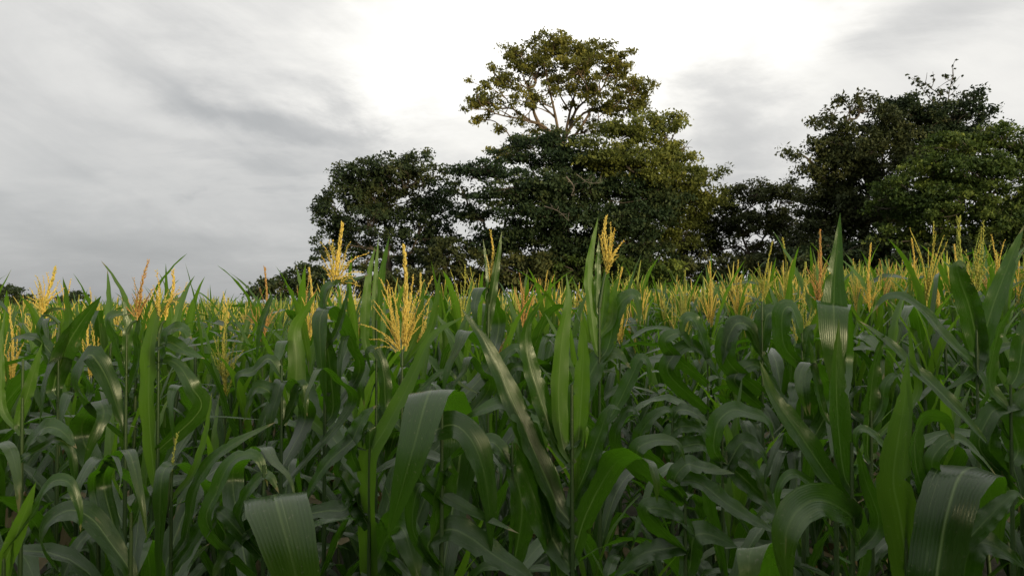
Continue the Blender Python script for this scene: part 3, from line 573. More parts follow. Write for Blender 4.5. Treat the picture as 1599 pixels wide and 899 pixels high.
# --- left
h = H('maize plant with golden fan tassel leaning before the distant trees at far left', 92, 2.45, 505)
h.tassel([(66, 492, 86, 420, 1.3)] + [(66, 490, x, y, 1.1, .1) for x, y in ((58, 432), (74, 428), (48, 452), (92, 440), (98, 452), (84, 462), (45, 470), (62, 445))])
h.leaf(30, [(84, 604), (100, 550), (124, 507), (158, 462)], .85)
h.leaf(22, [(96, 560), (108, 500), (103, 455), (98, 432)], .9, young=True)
h.leaf(16, [(74, 560), (62, 510), (78, 485), (104, 482)], .8)
h.folded(26, 72, 556, 650, 66); h.folded(37, 97, 613, 690, 96, 6, dd=-.15)
h.leaf(14, [(60, 530), (30, 526), (14, 532)], .6)
h = H('maize plant with one bright upright blade near the left edge', 36, 2.05, 560)
h.leaf(17, [(29, 660), (42, 618), (53, 580), (66, 535)], .9, young=True); h.leaf(14, [(12, 735, -.05), (72, 695), (89, 686), (109, 700), (117, 750), (116, 790)], .7)
h.leaf(24, [(50, 690), (70, 668), (95, 672), (120, 700)], .7); h.leaf(12, [(5, 640), (2, 580), (4, 520)], .9, young=True); h.folded(34, 25, 690, 780)
h = H('tall maize plant with bare jointed stalk and many thin grey-gold spikes, left', 198, 2.2, 520)
h.tassel([(214, 500, 231, 410, 1.2)] + [(213, 495, 209, 436, .8), (214, 490, 222, 440, 1), (216, 495, 240, 450, .9), (212, 495, 200, 470, .9), (216, 490, 234, 462, .8)], M_TASSEL_B)
h.leaf(30, [(125, 610), (136, 556), (150, 562), (171, 600), (190, 660), (196, 690)], .7)
h.leaf(24, [(192, 570), (181, 530), (169, 500), (178, 491), (205, 490)], .8); h.leaf(15, [(197, 560), (200, 510), (195, 480), (189, 463)], .9)
h.folded(36, 165, 625, 715, 128, -8); h.leaf(20, [(205, 600), (216, 560), (214, 520), (222, 480)], .85)
h = H('maize plant with a broad yellow-green upright blade and two golden spikes, left', 248, 2.1, 520)
h.tassel([(258, 500, 270, 424, 1.2)] + [(250, 500, 245, 425, 1.2), (257, 490, 280, 450, .9), (254, 490, 262, 455, .9), (250, 495, 236, 455, .9)])
h.leaf(34, [(240, 735), (233, 650), (233, 573), (237, 522), (249, 487), (284, 462)], .92, young=True, peak=.55); h.leaf(20, [(240, 548), (262, 534), (290, 548), (320, 560)], .75)
h.leaf(26, [(312, 640, .02), (300, 605), (280, 572), (255, 562), (229, 573)], .8); h.leaf(24, [(255, 560), (262, 520), (285, 512), (300, 530)], .7); h.folded(24, 265, 600, 680, 272)
h = H('maize plant with a bright green blade rising from the bottom left corner', 6, 1.35, 860, lower=3)
h.leaf(24, [(2, 895), (28, 828), (44, 785), (56, 752)], .9, young=True); h.leaf(8, [(18, 890), (20, 840), (19, 805)], .9, young=True); h.leaf(20, [(52, 801), (69, 767), (86, 750), (109, 755), (124, 795), (126, 830)], .75)
h = H('maize plant with a grey-green arching blade, front row near bottom left', 205, 1.55, 800, lower=3)
h.leaf(30, [(200, 885), (175, 850), (146, 812), (115, 796), (86, 806), (66, 832), (72, 860), (100, 905)], .75, peak=.5); h.folded(25, 211, 701, 810, 224, -4); h.folded(42, 126, 716, 785, 126, 10)
h.folded(18, 190, 710, 760, 186); h.leaf(26, [(215, 800), (222, 760), (212, 728)], .8)
h = H('maize plant with a thin immature yellow spike and a flat folded blade, bottom left', 268, 1.8, 735, lower=4)
h.tassel([(261, 800, 277, 677, .8)], M_TASSEL_G); h.folded(38, 248, 722, 890, 254, 4)
h.leaf(24, [(290, 840), (302, 775), (320, 734), (346, 705), (382, 683), (430, 659)], .8); h.leaf(14, [(300, 740), (318, 690), (326, 650), (331, 612)], .9, young=True); h.leaf(30, [(285, 870), (310, 830), (330, 790), (345, 770)], .8)
# --- centre left
h = H('maize plant with a wide pale-edged folded blade at the bottom, left of centre', 412, 1.5, 725, lower=3)
h.leaf(92, [(452, 850, .24), (440, 792, .12), (431, 774, .02), (429, 772, -.06), (432, 786, -.12), (442, 822, -.16), (458, 880, -.18), (474, 960, -.18), (484, 1020, -.16)], fixed=(1, .14, .1, 1, .12, -.1), peak=.66, p=2.6, wave=.025, fold=-.15, base=.34)
h.leaf(32, [(326, 822), (339, 766), (358, 724), (382, 709), (402, 713), (414, 740), (418, 760)], .8); h.leaf(26, [(376, 818), (382, 781), (401, 750), (420, 742), (436, 770)], .75)
h.leaf(34, [(330, 905), (360, 853), (391, 825), (410, 822)][::-1], .8, attach=False); h.folded(38, 432, 697, 765, 462, -4, dd=.1); h.leaf(20, [(345, 800), (336, 815), (322, 840)], .7)
h = H('maize plant with a long narrow yellow-green blade bent over at the top, left of centre', 577, 1.85, 700, lower=4)
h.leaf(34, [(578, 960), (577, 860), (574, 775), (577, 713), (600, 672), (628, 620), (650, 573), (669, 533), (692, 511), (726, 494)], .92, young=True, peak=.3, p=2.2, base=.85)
h.leaf(26, [(556, 770), (538, 795), (510, 797), (478, 803)][::-1] + [(560, 822)], .75, attach=False); h.leaf(15, [(560, 790), (543, 765), (527, 735), (533, 711), (552, 699), (574, 703)], .75)
h.leaf(30, [(560, 735), (548, 700), (566, 655), (588, 632)], .85, attach=False); h.leaf(24, [(470, 790), (505, 730), (543, 694), (575, 668)][::-1], .85); h.leaf(34, [(565, 800), (545, 762), (532, 745), (520, 765)], .8)
h.leaf(5, [(556, 812), (568, 803), (590, 806), (618, 831), (645, 838)], .8, attach=False); h.leaf(46, [(590, 870, .02), (606, 835), (626, 822, -.06), (642, 862, -.1), (655, 920, -.12)], .85, peak=.5)
h = H('maize plant with tall golden tassel of many thick spikes before the round tree', 508, 2.35, 470)
h.tassel([(524, 436, 534, 352, 1.5)] + [(519, 432, 502, 380, 1.2, .1), (521, 432, 514, 378, 1.2), (523, 430, 520, 378, 1.1), (528, 428, 545, 380, 1.2), (530, 432, 573, 396, 1.5, .12), (530, 436, 564, 424, 1.2, .1), (518, 440, 506, 418, 1.2), (527, 436, 540, 418, 1), (530, 442, 556, 442, 1, .15), (522, 440, 512, 400, 1)])
h.leaf(28, [(466, 630), (463, 560), (460, 515), (476, 486), (495, 455)], .9, young=True); h.leaf(15, [(506, 520), (505, 480), (509, 450), (526, 440), (548, 437), (577, 429)], .75)
h.folded(32, 497, 478, 605, 508, 4); h.leaf(36, [(520, 640), (516, 580), (508, 520), (503, 480)], .95); h.folded(30, 432, 531, 590, 424, 10); h.folded(18, 532, 523, 595, 530); h.leaf(14, [(525, 520), (538, 480), (545, 445)], .85); h.leaf(14, [(400, 560), (408, 510), (425, 462)][::-1], .9, attach=False)
h = H('maize plant with flat-topped folded dark blades, left of the tall golden tassel', 440, 2.15, 570)
h.folded(40, 430, 594, 680, 420, 6); h.folded(20, 482, 574, 640, 478); h.leaf(22, [(440, 650), (428, 620), (410, 605), (395, 612), (380, 660)], .75); h.leaf(20, [(455, 640), (470, 600), (480, 650)], .8); h.leaf(16, [(420, 560), (395, 580), (372, 586), (368, 620)], .75)
h = H('maize plant with two spear-like sunlit young blades beside the bottle-brush tassel', 588, 2.6, 500)
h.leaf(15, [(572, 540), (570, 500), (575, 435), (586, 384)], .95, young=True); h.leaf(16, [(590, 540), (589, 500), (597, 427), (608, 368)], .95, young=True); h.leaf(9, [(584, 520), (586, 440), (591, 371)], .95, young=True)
h.folded(33, 540, 588, 650, 540); h.folded(25, 566, 562, 620, 568); h.leaf(14, [(600, 560), (612, 500), (616, 450)], .9)
h = H('maize plant with big bottle-brush golden tassel and drooping side branches', 628, 2.3, 570)
h.tassel([(628, 545, 631, 388, 1.7, .0)] + [(620, 540, 594, 436, 1, .12), (622, 545, 606, 440, 1, .1), (622, 548, 562, 506, .9, .12), (618, 550, 578, 530, .8, .15), (624, 540, 612, 452, 1.1), (632, 540, 645, 432, 1.1), (633, 540, 660, 440, 1.2, .1), (634, 542, 674, 434, 1.3, .12), (634, 545, 668, 470, 1.1, .14), (634, 548, 682, 478, .9, .12), (624, 548, 585, 470, .9, .12), (630, 540, 640, 460, 1.1), (625, 545, 600, 490, 1, .1), (632, 548, 655, 495, 1, .1)], M_TASSEL, dens=240)
h.leaf(20, [(604, 640), (600, 590), (592, 555), (582, 545), (573, 552), (580, 580)], .8); h.folded(32, 714, 516, 600, 692, 10); h.folded(26, 722, 556, 615, 704, 10); h.leaf(15, [(650, 520), (658, 480), (662, 440)], .9, young=True); h.leaf(14, [(670, 520), (683, 460), (687, 425)], .9, young=True); h.leaf(9, [(690, 580), (720, 600), (748, 615)], .9)
# --- centre
h = H('maize plant with a very broad dark blade folded over beside the narrow bright one', 690, 1.5, 640, lower=3)
h.leaf(78, [(720, 690, .24), (698, 632, .12), (680, 610, .0), (668, 618, -.09), (648, 690, -.14), (624, 775, -.15), (606, 840, -.14)], fixed=(1, .12, .15, 1, .15, 0), peak=.55, p=1.9, wave=.03, fold=-.14, base=.45)
h.leaf(42, [(652, 740), (657, 700), (664, 683), (687, 668), (712, 664), (738, 690), (756, 738), (764, 794), (768, 860)], .8, peak=.5); h.leaf(24, [(646, 830, .02), (652, 764), (671, 757), (702, 778), (749, 803), (810, 832)], .8)
h.leaf(38, [(668, 850), (700, 826), (733, 838), (770, 865), (826, 902), (850, 930)], .8); h.leaf(34, [(700, 730), (690, 780), (672, 860)], .8); h.folded(30, 775, 691, 750, 782, -5, dd=.1)
h = H('maize plant with splayed dark blades on a thick stalk, front row centre', 893, 1.6, 600, lower=2)
h.leaf(40, [(866, 780), (832, 700), (792, 608), (758, 536), (721, 482)], .9, peak=.4); h.leaf(36, [(880, 815), (862, 769), (832, 700), (808, 646), (787, 630), (764, 635), (713, 658)], .75)
h.leaf(58, [(900, 850), (914, 806), (938, 757), (962, 722), (988, 711, -.04), (1012, 722, -.1), (1024, 750, -.12), (1026, 785, -.12)], fixed=(.8, -.5, .3, .7, -.4, .6), peak=.5, wave=.015); h.leaf(32, [(900, 770), (915, 735), (935, 680), (952, 637), (970, 640)], .85)
h.leaf(32, [(868, 690), (842, 617), (824, 555), (822, 512), (844, 470)], .92); h.leaf(30, [(878, 690), (872, 617), (878, 527), (887, 474), (884, 426)], .93, young=True); h.leaf(28, [(902, 690), (908, 620), (911, 543), (908, 488)], .93, young=True)
h.leaf(22, [(868, 700), (858, 672), (845, 647), (823, 639)], .8, attach=False); h.leaf(15, [(898, 760), (902, 700), (906, 668), (916, 672), (914, 700)], .85, young=True); h.leaf(14, [(882, 700), (900, 690), (915, 665)], .8); h.leaf(9, [(866, 905), (862, 870), (857, 838)], .9, young=True)
h.leaf(50, [(868, 850), (840, 790), (815, 720), (805, 690)], .9); h.leaf(26, [(872, 900), (860, 830), (845, 760), (838, 715)], .85)
h = H('maize plant with a thin spike held between two spear blades, before the dark tree', 762, 2.6, 520)
h.tassel([(764, 450, 766, 362, 1.2, 0), (764, 440, 772, 392, .8, 0), (764, 440, 760, 400, .8, 0)]); h.leaf(10, [(762, 480), (762, 430), (754, 372)], .95); h.leaf(16, [(756, 540), (765, 480), (773, 430), (784, 360)], .92); h.folded(25, 739, 448, 505, 745, 0)
h.leaf(18, [(775, 590), (790, 555), (810, 545), (822, 580)], .75); h.leaf(18, [(780, 620), (800, 575), (830, 580), (835, 620)], .75)
h = H('maize plant with one-sided golden tassel and cupped upright blades, centre', 936, 2.45, 480)
h.tassel([(946, 425, 946, 340, 1.3, 0)] + [(947, 420, 972, 378, 1.1, .1), (947, 425, 966, 386, 1.1, .1), (947, 415, 960, 358, 1, .05), (946, 420, 953, 350, 1), (947, 428, 964, 402, 1, .1), (945, 415, 941, 362, 1), (947, 410, 956, 366, 1)])
h.leaf(17, [(930, 540), (923, 480), (919, 420), (934, 338)], .95, young=True); h.leaf(18, [(940, 500), (945, 450), (949, 406)], .95, young=True); h.leaf(12, [(932, 480), (933, 420), (935, 370)], .95)
h.leaf(40, [(900, 640), (915, 600), (938, 558), (965, 553), (985, 575)], .85); h.leaf(26, [(950, 540), (965, 480), (985, 460), (996, 470), (1000, 510)], .8); h.leaf(22, [(960, 640), (985, 590), (1000, 560), (1012, 570), (1015, 610)], .8); h.leaf(16, [(955, 500), (958, 460), (968, 430)], .9, young=True)
h = H('shorter dark-leaved maize plant hidden between the front centre plants', 800, 1.9, 690, lower=5)
h.leaf(44, [(806, 860), (815, 790), (800, 730), (786, 700)], .9); h.leaf(24, [(780, 700), (765, 690), (735, 705), (722, 740)], .75); h.leaf(28, [(812, 700), (830, 660), (845, 668), (850, 720)], .8)
# --- right of centre
h = H('low maize plant with wind-swept blades lying to the right, right of centre', 1070, 1.85, 770, lower=5)
h.leaf(26, [(1036, 763), (1062, 750), (1093, 754), (1134, 785), (1177, 812), (1223, 836)], .75, attach=False, base=.3); h.leaf(24, [(1053, 750), (1072, 725), (1093, 729), (1148, 739)], .75); h.leaf(36, [(1078, 880), (1084, 838), (1109, 834), (1154, 855)], .8)
h.leaf(30, [(1075, 853), (1040, 856), (1000, 866), (955, 905)], .8); h.leaf(26, [(997, 714), (1016, 689), (1056, 691), (1070, 720)], .75); h.leaf(28, [(1010, 800), (1040, 795), (1070, 815), (1095, 850)], .7)
h = H('maize plant in the gap with grey blades bowed to the left, right of centre', 1050, 2.5, 650)
h.leaf(22, [(1040, 688), (1062, 666), (1095, 671), (1108, 700)], .75); h.leaf(20, [(1000, 690), (1020, 650), (1045, 640), (1058, 665)], .75); h.leaf(18, [(1060, 640), (1085, 645), (1110, 665)], .7); h.leaf(22, [(965, 700), (975, 645), (990, 640), (1000, 660)], .75); h.leaf(24, [(1060, 700), (1100, 695), (1130, 730)], .75)
h = H('maize plant with a smooth hump-backed grey blade in the open gap, right of centre', 1128, 2.2, 680)
h.leaf(26, [(1115, 700), (1121, 660), (1144, 640), (1172, 645), (1197, 656), (1210, 690)], .8); h.leaf(42, [(1128, 720), (1159, 744), (1196, 781), (1222, 812)], .85); h.leaf(24, [(1140, 720), (1160, 690), (1185, 700), (1200, 730)], .75); h.leaf(26, [(1130, 740), (1150, 715), (1180, 740), (1200, 790)], .75)
for lab, px, d, top, tas, lv in (
    ('maize plant with pale feathery tassel and three bowed blades, before the small see-through tree', 1190, 3.1, 500, None, [(30, [(1135, 560), (1147, 508), (1172, 512), (1190, 552), (1207, 585)]), (30, [(1190, 540), (1197, 494), (1212, 494), (1226, 535), (1235, 595)]), (22, [(1147, 594), (1175, 569), (1197, 583), (1224, 620)]), (24, [(1180, 540), (1160, 505), (1140, 520), (1128, 570)])]),
    ('maize plant with a drooping wide blade left of the tall pointed leaf', 1252, 2.7, 520, None, [(26, [(1225, 540), (1222, 490), (1236, 480), (1248, 515), (1264, 570)]), (24, [(1255, 560), (1262, 520), (1275, 505)])]),
    ('maize plant with low bowed blades at the head of the open gap', 1105, 3.3, 560, None, [(24, [(1045, 585), (1052, 555), (1075, 539), (1098, 551), (1127, 595)]), (20, [(1100, 540), (1085, 500), (1070, 497), (1062, 530)]), (20, [(1040, 540), (1060, 520), (1080, 540), (1095, 570)])])):
    h = H(lab, px, d, top)
    for l in lv: h.leaf(l[0], l[1], .8)
    if px == 1252: h.folded(37, 1254, 569, 630, 1264, 6); h.folded(38, 1236, 598, 650, 1240, 6)
    if px == 1190: h.tassel([(1190, 470, 1206, 378, 1, 0)] + fan(1192, 470, 385, 9, 26, 5, .8), M_TASSEL_G)
# --- right
h = H('tall maize plant with a spear-shaped leaf pointing straight up, right', 1303, 1.95, 500)
h.leaf(43, [(1302, 560, .02), (1302, 500, 0), (1303, 440), (1308, 386), (1312, 332)], .96, p=.85, peak=.42, fold=.45, attach=True, wave=.01, base=.7); h.leaf(54, [(1312, 560, .12), (1302, 484, .04), (1301, 473, -.02), (1302, 484, -.06), (1304, 540, -.08), (1311, 640, -.08)], fixed=(1, -.22, .4, 1, -.1, 0), peak=.55, p=2.2, fold=-.18, wave=.02, base=.55)
h.leaf(18, [(1285, 640), (1268, 560), (1262, 520)], .9); h.folded(30, 1245, 565, 630, 1255, 8)
h = H('maize plant with a long dark diagonal blade and a second spear leaf, right', 1330, 1.6, 690, lower=3)
h.leaf(40, [(1333, 800), (1292, 742), (1242, 668), (1208, 620), (1186, 563)], .9, peak=.5); h.leaf(43, [(1318, 740), (1309, 670), (1306, 610), (1306, 563), (1310, 498)], .95, p=.95, peak=.5, fold=.4, wave=.01)
h.leaf(15, [(1222, 822), (1214, 772), (1230, 742), (1252, 744), (1284, 775)][::-1], .8); h.leaf(46, [(1348, 870, .02), (1335, 815), (1311, 792, -.05), (1285, 781, -.1), (1262, 784, -.13), (1238, 806, -.16), (1225, 850, -.17), (1232, 930, -.17)], vis=.85, peak=.6, p=2.0)
h.leaf(56, [(1215, 930, .05), (1200, 870, -.05), (1183, 853, -.12), (1170, 870, -.16), (1172, 960, -.18)], fixed=(1, .2, .1), peak=.5, p=2.5, fold=.12, base=.7); h.leaf(13, [(1392, 715), (1366, 680), (1344, 669), (1336, 684), (1340, 710)], .8, attach=False); h.leaf(24, [(1372, 820), (1352, 750), (1337, 690)], .9)
h = H('maize plant with a half-furled leaning pointed blade, right', 1360, 1.75, 640)
h.leaf(42, [(1354, 700), (1360, 612), (1369, 556), (1385, 512)], .93, p=1.0, fold=.4); h.leaf(26, [(1540, 690), (1500, 645), (1464, 608), (1420, 567), (1383, 530), (1340, 500)], .85, attach=False, base=.2)
h.leaf(16, [(1375, 640), (1383, 600), (1400, 585), (1412, 600)], .8); h.leaf(12, [(1430, 620), (1425, 560), (1418, 500)], .9, young=True)
h = H('maize plant with a broad glossy bright green upright blade, front row right', 1415, 1.5, 830, lower=2)
h.leaf(54, [(1421, 920), (1406, 810), (1395, 750), (1403, 682), (1413, 620), (1417, 556)], .95, young=True, p=1.3, peak=.42, wave=.012, base=.8); h.leaf(24, [(1432, 860), (1450, 820), (1470, 830)], .8); h.leaf(12, [(1418, 700), (1420, 640), (1416, 590)], .9)
h = H('maize plant with a huge grey-green humped blade, bottom right', 1490, 1.45, 800, lower=2)
h.leaf(84, [(1462, 940, -.08), (1470, 850, -.07), (1482, 790, -.06), (1498, 744, -.03), (1518, 729, .03), (1538, 740, .1), (1552, 800, .15), (1558, 880, .16)], fixed=(.98, -.2, -.25), peak=.4, p=2.2, wave=.015, base=.65); h.leaf(20, [(1456, 730), (1467, 700), (1489, 685), (1517, 698), (1556, 742)], .75); h.leaf(40, [(1440, 760), (1428, 700), (1434, 663), (1450, 648), (1478, 656), (1490, 690)], .85, sgn=-1)
h.leaf(44, [(1500, 930), (1510, 868), (1528, 847), (1560, 856), (1604, 888)], .85); h.leaf(28, [(1560, 790), (1585, 770), (1600, 780)], .8)
h = H('maize plant with two plump greenish spikes and a long wavy blade, near right edge', 1525, 2.15, 505)
h.tassel([(1518, 462, 1497, 343, 1.4, .02)] + [(1524, 450, 1536, 348, 1.5, 0), (1520, 455, 1508, 395, 1.2), (1526, 440, 1530, 380, 1.3), (1528, 450, 1548, 380, 1, .06), (1526, 455, 1542, 420, 1)], M_TASSEL_G, size=.015)
h.leaf(24, [(1540, 610), (1517, 567), (1479, 530), (1448, 492), (1412, 464), (1383, 464), (1362, 488)], .8, peak=.5); h.leaf(34, [(1528, 545), (1514, 480), (1500, 440), (1494, 414), (1505, 416), (1508, 430)], .92, base=.7, p=2.4); h.leaf(27, [(1530, 560), (1545, 495), (1567, 433), (1599, 352)], .9)
h.leaf(16, [(1473, 610), (1510, 588), (1554, 548), (1582, 538)][::-1], .8, attach=False)
h = H('maize plant with greyish blades cut off by the right edge', 1578, 1.85, 600)
h.leaf(28, [(1546, 600), (1560, 517), (1590, 468)], .9); h.leaf(24, [(1530, 700), (1544, 651), (1562, 636), (1599, 634), (1625, 670), (1630, 720)], .8); h.leaf(34, [(1590, 700), (1580, 650), (1600, 600)], .85); h.leaf(30, [(1560, 740), (1545, 700), (1555, 660), (1580, 690)], .8); h.leaf(30, [(1590, 580), (1600, 520), (1620, 470)], .9)

# mid-distance plants whose tassels can be picked out, tassel tip at (px, tip)
def spot(label, px, tip, d, mat, n, wdt, seed, ln=.34):
    r = random.Random(seed); hp = ln * F / d; h = H(label, px, d, tip + hp * 1.02, lower=3); a = r.uniform(0, 6.28)
    h.tassel([(px, tip + hp, px + r.uniform(-5, 5), tip, 1.3, 0)] + fan(px, tip + hp, tip, n, wdt, seed, 1.1), mat)
    for i in range(6):
        o = link('leaf', r.choice(LEAF_POOL['up' if i > 3 else 'mid']), h.t); o.location = (0, 0, (h.top - h.base[2]) * (.62 + .065 * i)); o.rotation_euler = (0, 0, a + math.pi * (i % 2) + r.uniform(-.4, .4))
G_, B_, Y_ = M_TASSEL_G, M_TASSEL_B, M_TASSEL
for q in (('maize plant with brown tassel of spread thin branches against the sky, left of the bush', 410, 418, 3.6, B_, 8, 32, 1),
          ('maize plant with sprawling greenish tassel among the leaves, below the grey sky', 352, 468, 3.0, G_, 9, 28, 2, .36),
          ('maize plant with pale straw tassel just left of the golden tall one', 482, 420, 3.8, Y_, 6, 12, 3),
          ('maize plant with yellow tassel at far left below the distant tree', 18, 482, 3.4, Y_, 7, 20, 4),
          ('maize plant with slim yellow tassel between the two left-hand leaning blades', 140, 474, 3.6, Y_, 6, 14, 5),
          ('maize plant with reddish tassel standing between pointed leaf and see-through tree', 1277, 362, 3.4, B_, 7, 20, 6),
          ('maize plant with tall straw tassel second left of the reddish one', 1226, 374, 3.5, G_, 8, 22, 7),
          ('maize plant with dense straw-green tassel low before the reddish one', 1253, 412, 3.0, G_, 9, 30, 8, .36),
          ('maize plant with bushy gold tassel before the low brown bush', 1110, 410, 4.2, Y_, 9, 18, 9),
          ('maize plant with upright unopened green tassel left of the bushy gold one', 1070, 424, 3.9, G_, 8, 12, 10),
          ('maize plant with open star-like gold tassel left of the feathery pale one', 1152, 408, 4.6, Y_, 7, 22, 11),
          ('maize plant with slender-tipped gold tassel right of the tall pointed leaf', 1358, 382, 4.0, Y_, 7, 20, 12),
          ('maize plant with tall gold tassel before the dark thicket, right', 1422, 374, 4.4, Y_, 8, 18, 13),
          ('maize plant with gold tassel touching the plump greenish spikes, right', 1488, 384, 4.6, Y_, 7, 16, 14),
          ('maize plant with short gold tassel half-way between the two right tassels', 1466, 398, 4.8, Y_, 7, 14, 15),
          ('maize plant with straw tassel hidden behind the centre front blades', 775, 455, 3.4, B_, 8, 16, 16),
          ('maize plant with yellow tassel tucked behind the one-sided tassel plant', 968, 420, 3.6, Y_, 7, 14, 17),
          ('maize plant with gold tassel right behind the bottle-brush tassel', 655, 428, 3.5, Y_, 7, 16, 18)):
    spot(*q)

# climbing weed on the stalks at the right
def weed():
    r = random.Random(3); b = at(1322, 800, 1.66); g = np.array([b[0], b[1], float(ground_z(b[0], b[1])) - .02]); t = empty('climbing_weed', g)
    tag(t, 'small round-leaved weed climbing beside the long dark diagonal blade, right', 'weed')
    C = spline([g, g * .5 + b * .5 + [.02, 0, 0], at(1324, 790, 1.64), at(1332, 745, 1.66), at(1322, 715, 1.64)], 20); v = tube(C - g, np.linspace(.004, .0015, 20), 5); link('stem', mesh('stem', v[0], v[1], FO['weed'], var=np.full(len(v[0]), .6)), t)
    a = np.linspace(0, 6.283, 10, endpoint=False); rad = .6 + .4 * np.cos(a / 2) ** 2
    V = np.vstack([[0, 0, 0.004], np.stack([np.cos(a) * rad, np.sin(a) * rad, -.18 * np.abs(np.sin(a))], 1)]); me = mesh('leaf', V * .022, [[0, 1 + i, 1 + (i + 1) % 10] for i in range(10)], FO['weed'], var=np.linspace(.2, .9, 11))
    for i in range(16):
        o = link('leaf', me, t); o.location = C[5 + int(i * .93)] - g + np.array([r.uniform(-.04, .04), r.uniform(-.04, .02), r.uniform(-.02, .02)]); o.rotation_euler = (r.uniform(.2, 1.3), r.uniform(-.5, .5), r.uniform(0, 6.28)); k = r.uniform(.6, 1.2); o.scale = (k, k, k)
weed()

# ------------------------------------------------------------------ the rest of the field
def proj(x, y, z):
    v = np.array([x, y, z]) - CC; d = v @ CF; return 799.5 + (v @ CR) / d * F, 449.5 - (v @ CU) / d * F, d
ROW = R(6); cells = []
rr = random.Random(5)
for i in range(-160, 160):
    for j in range(-70, 740):
        u = (i + .5) * .80 + rr.uniform(-.10, .10); v = j * .26 + rr.uniform(-.08, .08)
        x = u * math.cos(ROW) + v * math.sin(ROW); y = -u * math.sin(ROW) + v * math.cos(ROW)
        if y > 1.3 and abs(x) < .68 * y + .5: cells.append((y, x))
        if y > 1.2 and y < 9 and abs(x) < .68 * y + .5: cells.append((y + .13, x + .4))
cells.sort()
behind = []         # field carried on unseen round the camera, added tall to block low sun
for i in range(-14, 14):
    for j in range(-45, 8):
        x = (i + .5) * .70 + rr.uniform(-.1, .1); y = j * .26 + rr.uniform(-.08, .08)
        if math.hypot(x, y) > .5 and (y < .2 or abs(x) > .70 * y + .75): behind.append((x, y, rr.uniform(1.08, 1.24), random.Random(i * 997 + j)))
hp_ = np.array([(q.gx, q.gy) for q in heroes])
ANCHORS = [(80, 2.4, 'far-left golden fan tassel'), (248, 2.1, 'broad yellow-green blade, left'), (410, 3.6, 'spread brown tassel, left'), (524, 2.35, 'tallest golden tassel'), (628, 2.3, 'bottle-brush tassel'),
           (764, 2.6, 'spike between two spears'), (946, 2.45, 'one-sided golden tassel'), (1110, 4.2, 'bushy gold tassel'), (1200, 3.1, 'pale feathery tassel'), (1305, 1.95, 'tall spear-shaped leaf'), (1422, 4.4, 'tall gold tassel, right'), (1520, 2.15, 'two plump greenish spikes')]
count = len(heroes); rest = []
for y, x in cells:
    px, py, d = proj(x, y, 1.2)
    edge = 38 if px > 1200 else (41 if px > 640 else (44 if px > 430 else 170))
    if y > edge: continue
    if y < 9 and np.min(np.hypot(hp_[:, 0] - x, hp_[:, 1] - y)) < (.16 if y < 3.5 else .2): continue
    r = random.Random(int(x * 1000) * 7 + int(y * 1000)); hs = r.uniform(1.03, 1.22) if y < 6.5 else r.gauss(1.08, .07)
    if y > 6.5: hs *= .91 + .09 * min(1, max(0, px / 560))
    if y < 6.5 and 960 < px < 1190: hs *= .76 + .025 * max(0, y - 3)
    if y < 3.2: hs = min(hs, (.58 if y < 1.9 else .72 if y < 2.4 else .90 if y < 2.8 else 1.06) * r.uniform(.92, 1.04))
    if count < 300 and -40 < px < 1640:
        t = add_generic(x, y, hs, r, tassel=(y > 3.3 and r.random() < .85 and proj(x, y, float(ground_z(x, y)) + 1.5 * hs)[1] < 515)); count += 1
        look = t.get('_look', 'untasselled')
        if '_look' in t: del t['_look']
        an = min(ANCHORS, key=lambda q: abs(q[0] - px)); dx = px - an[0]; dy = y - an[1]
        size = 'tall' if hs > 1.07 else ('low' if hs < .82 else 'mid-height')
        dep = 'in front' if dy < 0 else ('close behind' if dy < 1.6 else 'well behind')
        rel = (dep + (' of' if dy < 0 else '')) if abs(dx) < 22 else ('before' if dy < 0 else dep) + (' and left of' if dx < 0 else ' and right of')
        lab = f'{size} {look} maize plant {rel} the {an[2]}'
        tag(t, lab, 'maize plant', 'maize plants round the ' + an[2])
    else: rest.append((x, y, hs, r))
print('plants', count, 'rest', len(rest))

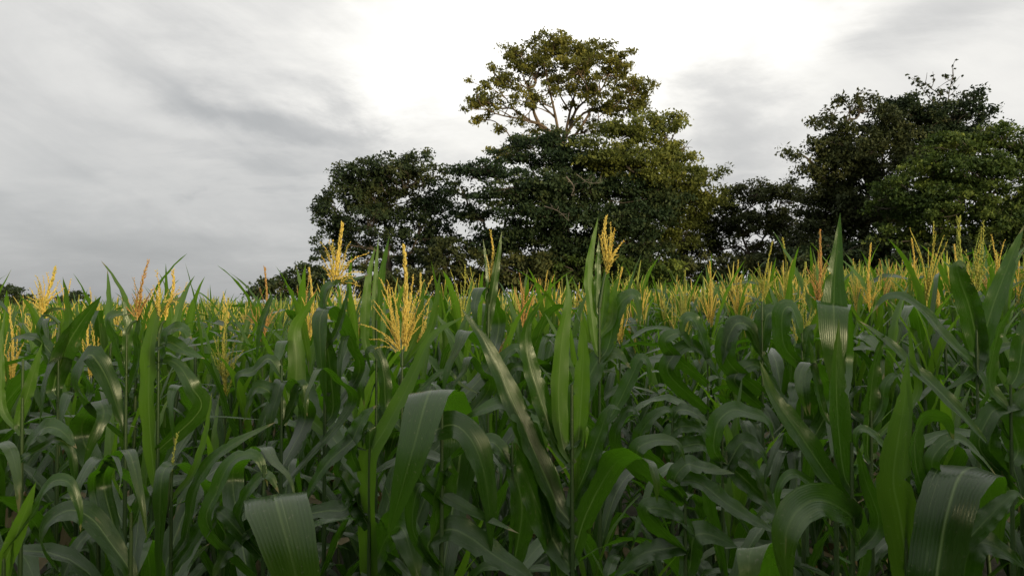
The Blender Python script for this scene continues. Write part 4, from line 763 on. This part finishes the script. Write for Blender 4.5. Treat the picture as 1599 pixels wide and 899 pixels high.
# everything behind, with the added light-blocking plants: one mass of maize, thinned with distance
def far_variant(seed, lod):
    r = random.Random(seed); g = []; mi = []
    lay = plant_layout(r); lay = {0: lay[3:], 1: lay[6:], 2: lay[8:], 3: lay}[lod]; lod = lod % 3
    for kind, q, az, s in lay:
        V, Fq, uv = leaf_geo(kind, r.randint(0, 9999), (9, 7, 5)[lod], 2); c, s_ = math.cos(az), math.sin(az); k = s * (1, 1.1, 1.35)[lod]
        V = np.stack([V[:, 0] * c - V[:, 1] * s_, V[:, 0] * s_ + V[:, 1] * c, V[:, 2]], 1) * k + [0, 0, q]
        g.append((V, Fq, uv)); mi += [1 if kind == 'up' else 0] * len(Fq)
    if lod == 0: v = stalk_geo(1.5, .013, .006, (0, 0), 3); g.append(v); mi += [2] * len(v[1])
    for i, p in enumerate(tassel_paths(r, (7, 5, 3)[lod], .32, .45)):
        C = spline(p * 1.08, 5); wdt = np.array([.003, .008, .009, .007, .002]) * (.9, 1.1, 1.7)[lod] * (1.35 if i == 0 else 1); v = tube(C, wdt, 3); g.append((v[0] + [0, 0, 1.48], v[1], v[2])); mi += [3 + seed % 3] * len(v[1])
    V, Fq, uv = join(g); return V, Fq, uv, np.array(mi)
FAR = {l: [far_variant(40 + 31 * i + l, l) for i in range(10)] for l in (0, 1, 2, 3)}
Vs, Fs, Us, Ms, vr, o = [], [], [], [], [], 0
for x, y, hs, r in rest + behind:
    lod = (3 if x * x + y * y < 12 else 1) if y < 1.2 else (0 if y < 11 else (1 if y < 24 else 2))
    keep = 1 if y < 16 else max(.035, (14 / y) ** 1.25)
    if r.random() > keep: continue
    V, Fq, uv, mi = r.choice(FAR[lod]); a = r.uniform(0, 6.28); c, s = math.cos(a), math.sin(a); k = 1.0 if y < 20 else min(1.8, 1 + (y - 20) / 90)
    W = np.stack([(V[:, 0] * c - V[:, 1] * s) * k, (V[:, 0] * s + V[:, 1] * c) * k, V[:, 2] * hs], 1) + [x, y, float(ground_z(x, y))]
    Vs.append(W); Fs.append(Fq + o); Us.append(uv); Ms.append(mi); vr.append(np.full(len(V), r.random())); o += len(V)
V = np.vstack(Vs); print('far verts', len(V))
fm = link('distant_maize', mesh('distant_maize', V, np.vstack(Fs), [M_LEAF, M_YOUNG_LIT, M_STALK, M_TASSEL_F, M_TASSEL_G, M_TASSEL_F], np.vstack(Us), np.concatenate(vr), np.concatenate(Ms)))
tag(fm, 'mass of green maize with golden tassels stretching back to the trees', 'maize field', kind='stuff')
print('tris', sum(sum(len(p.vertices) - 2 for p in m.polygons) for m in bpy.data.meshes if len(m.polygons) < 200000))
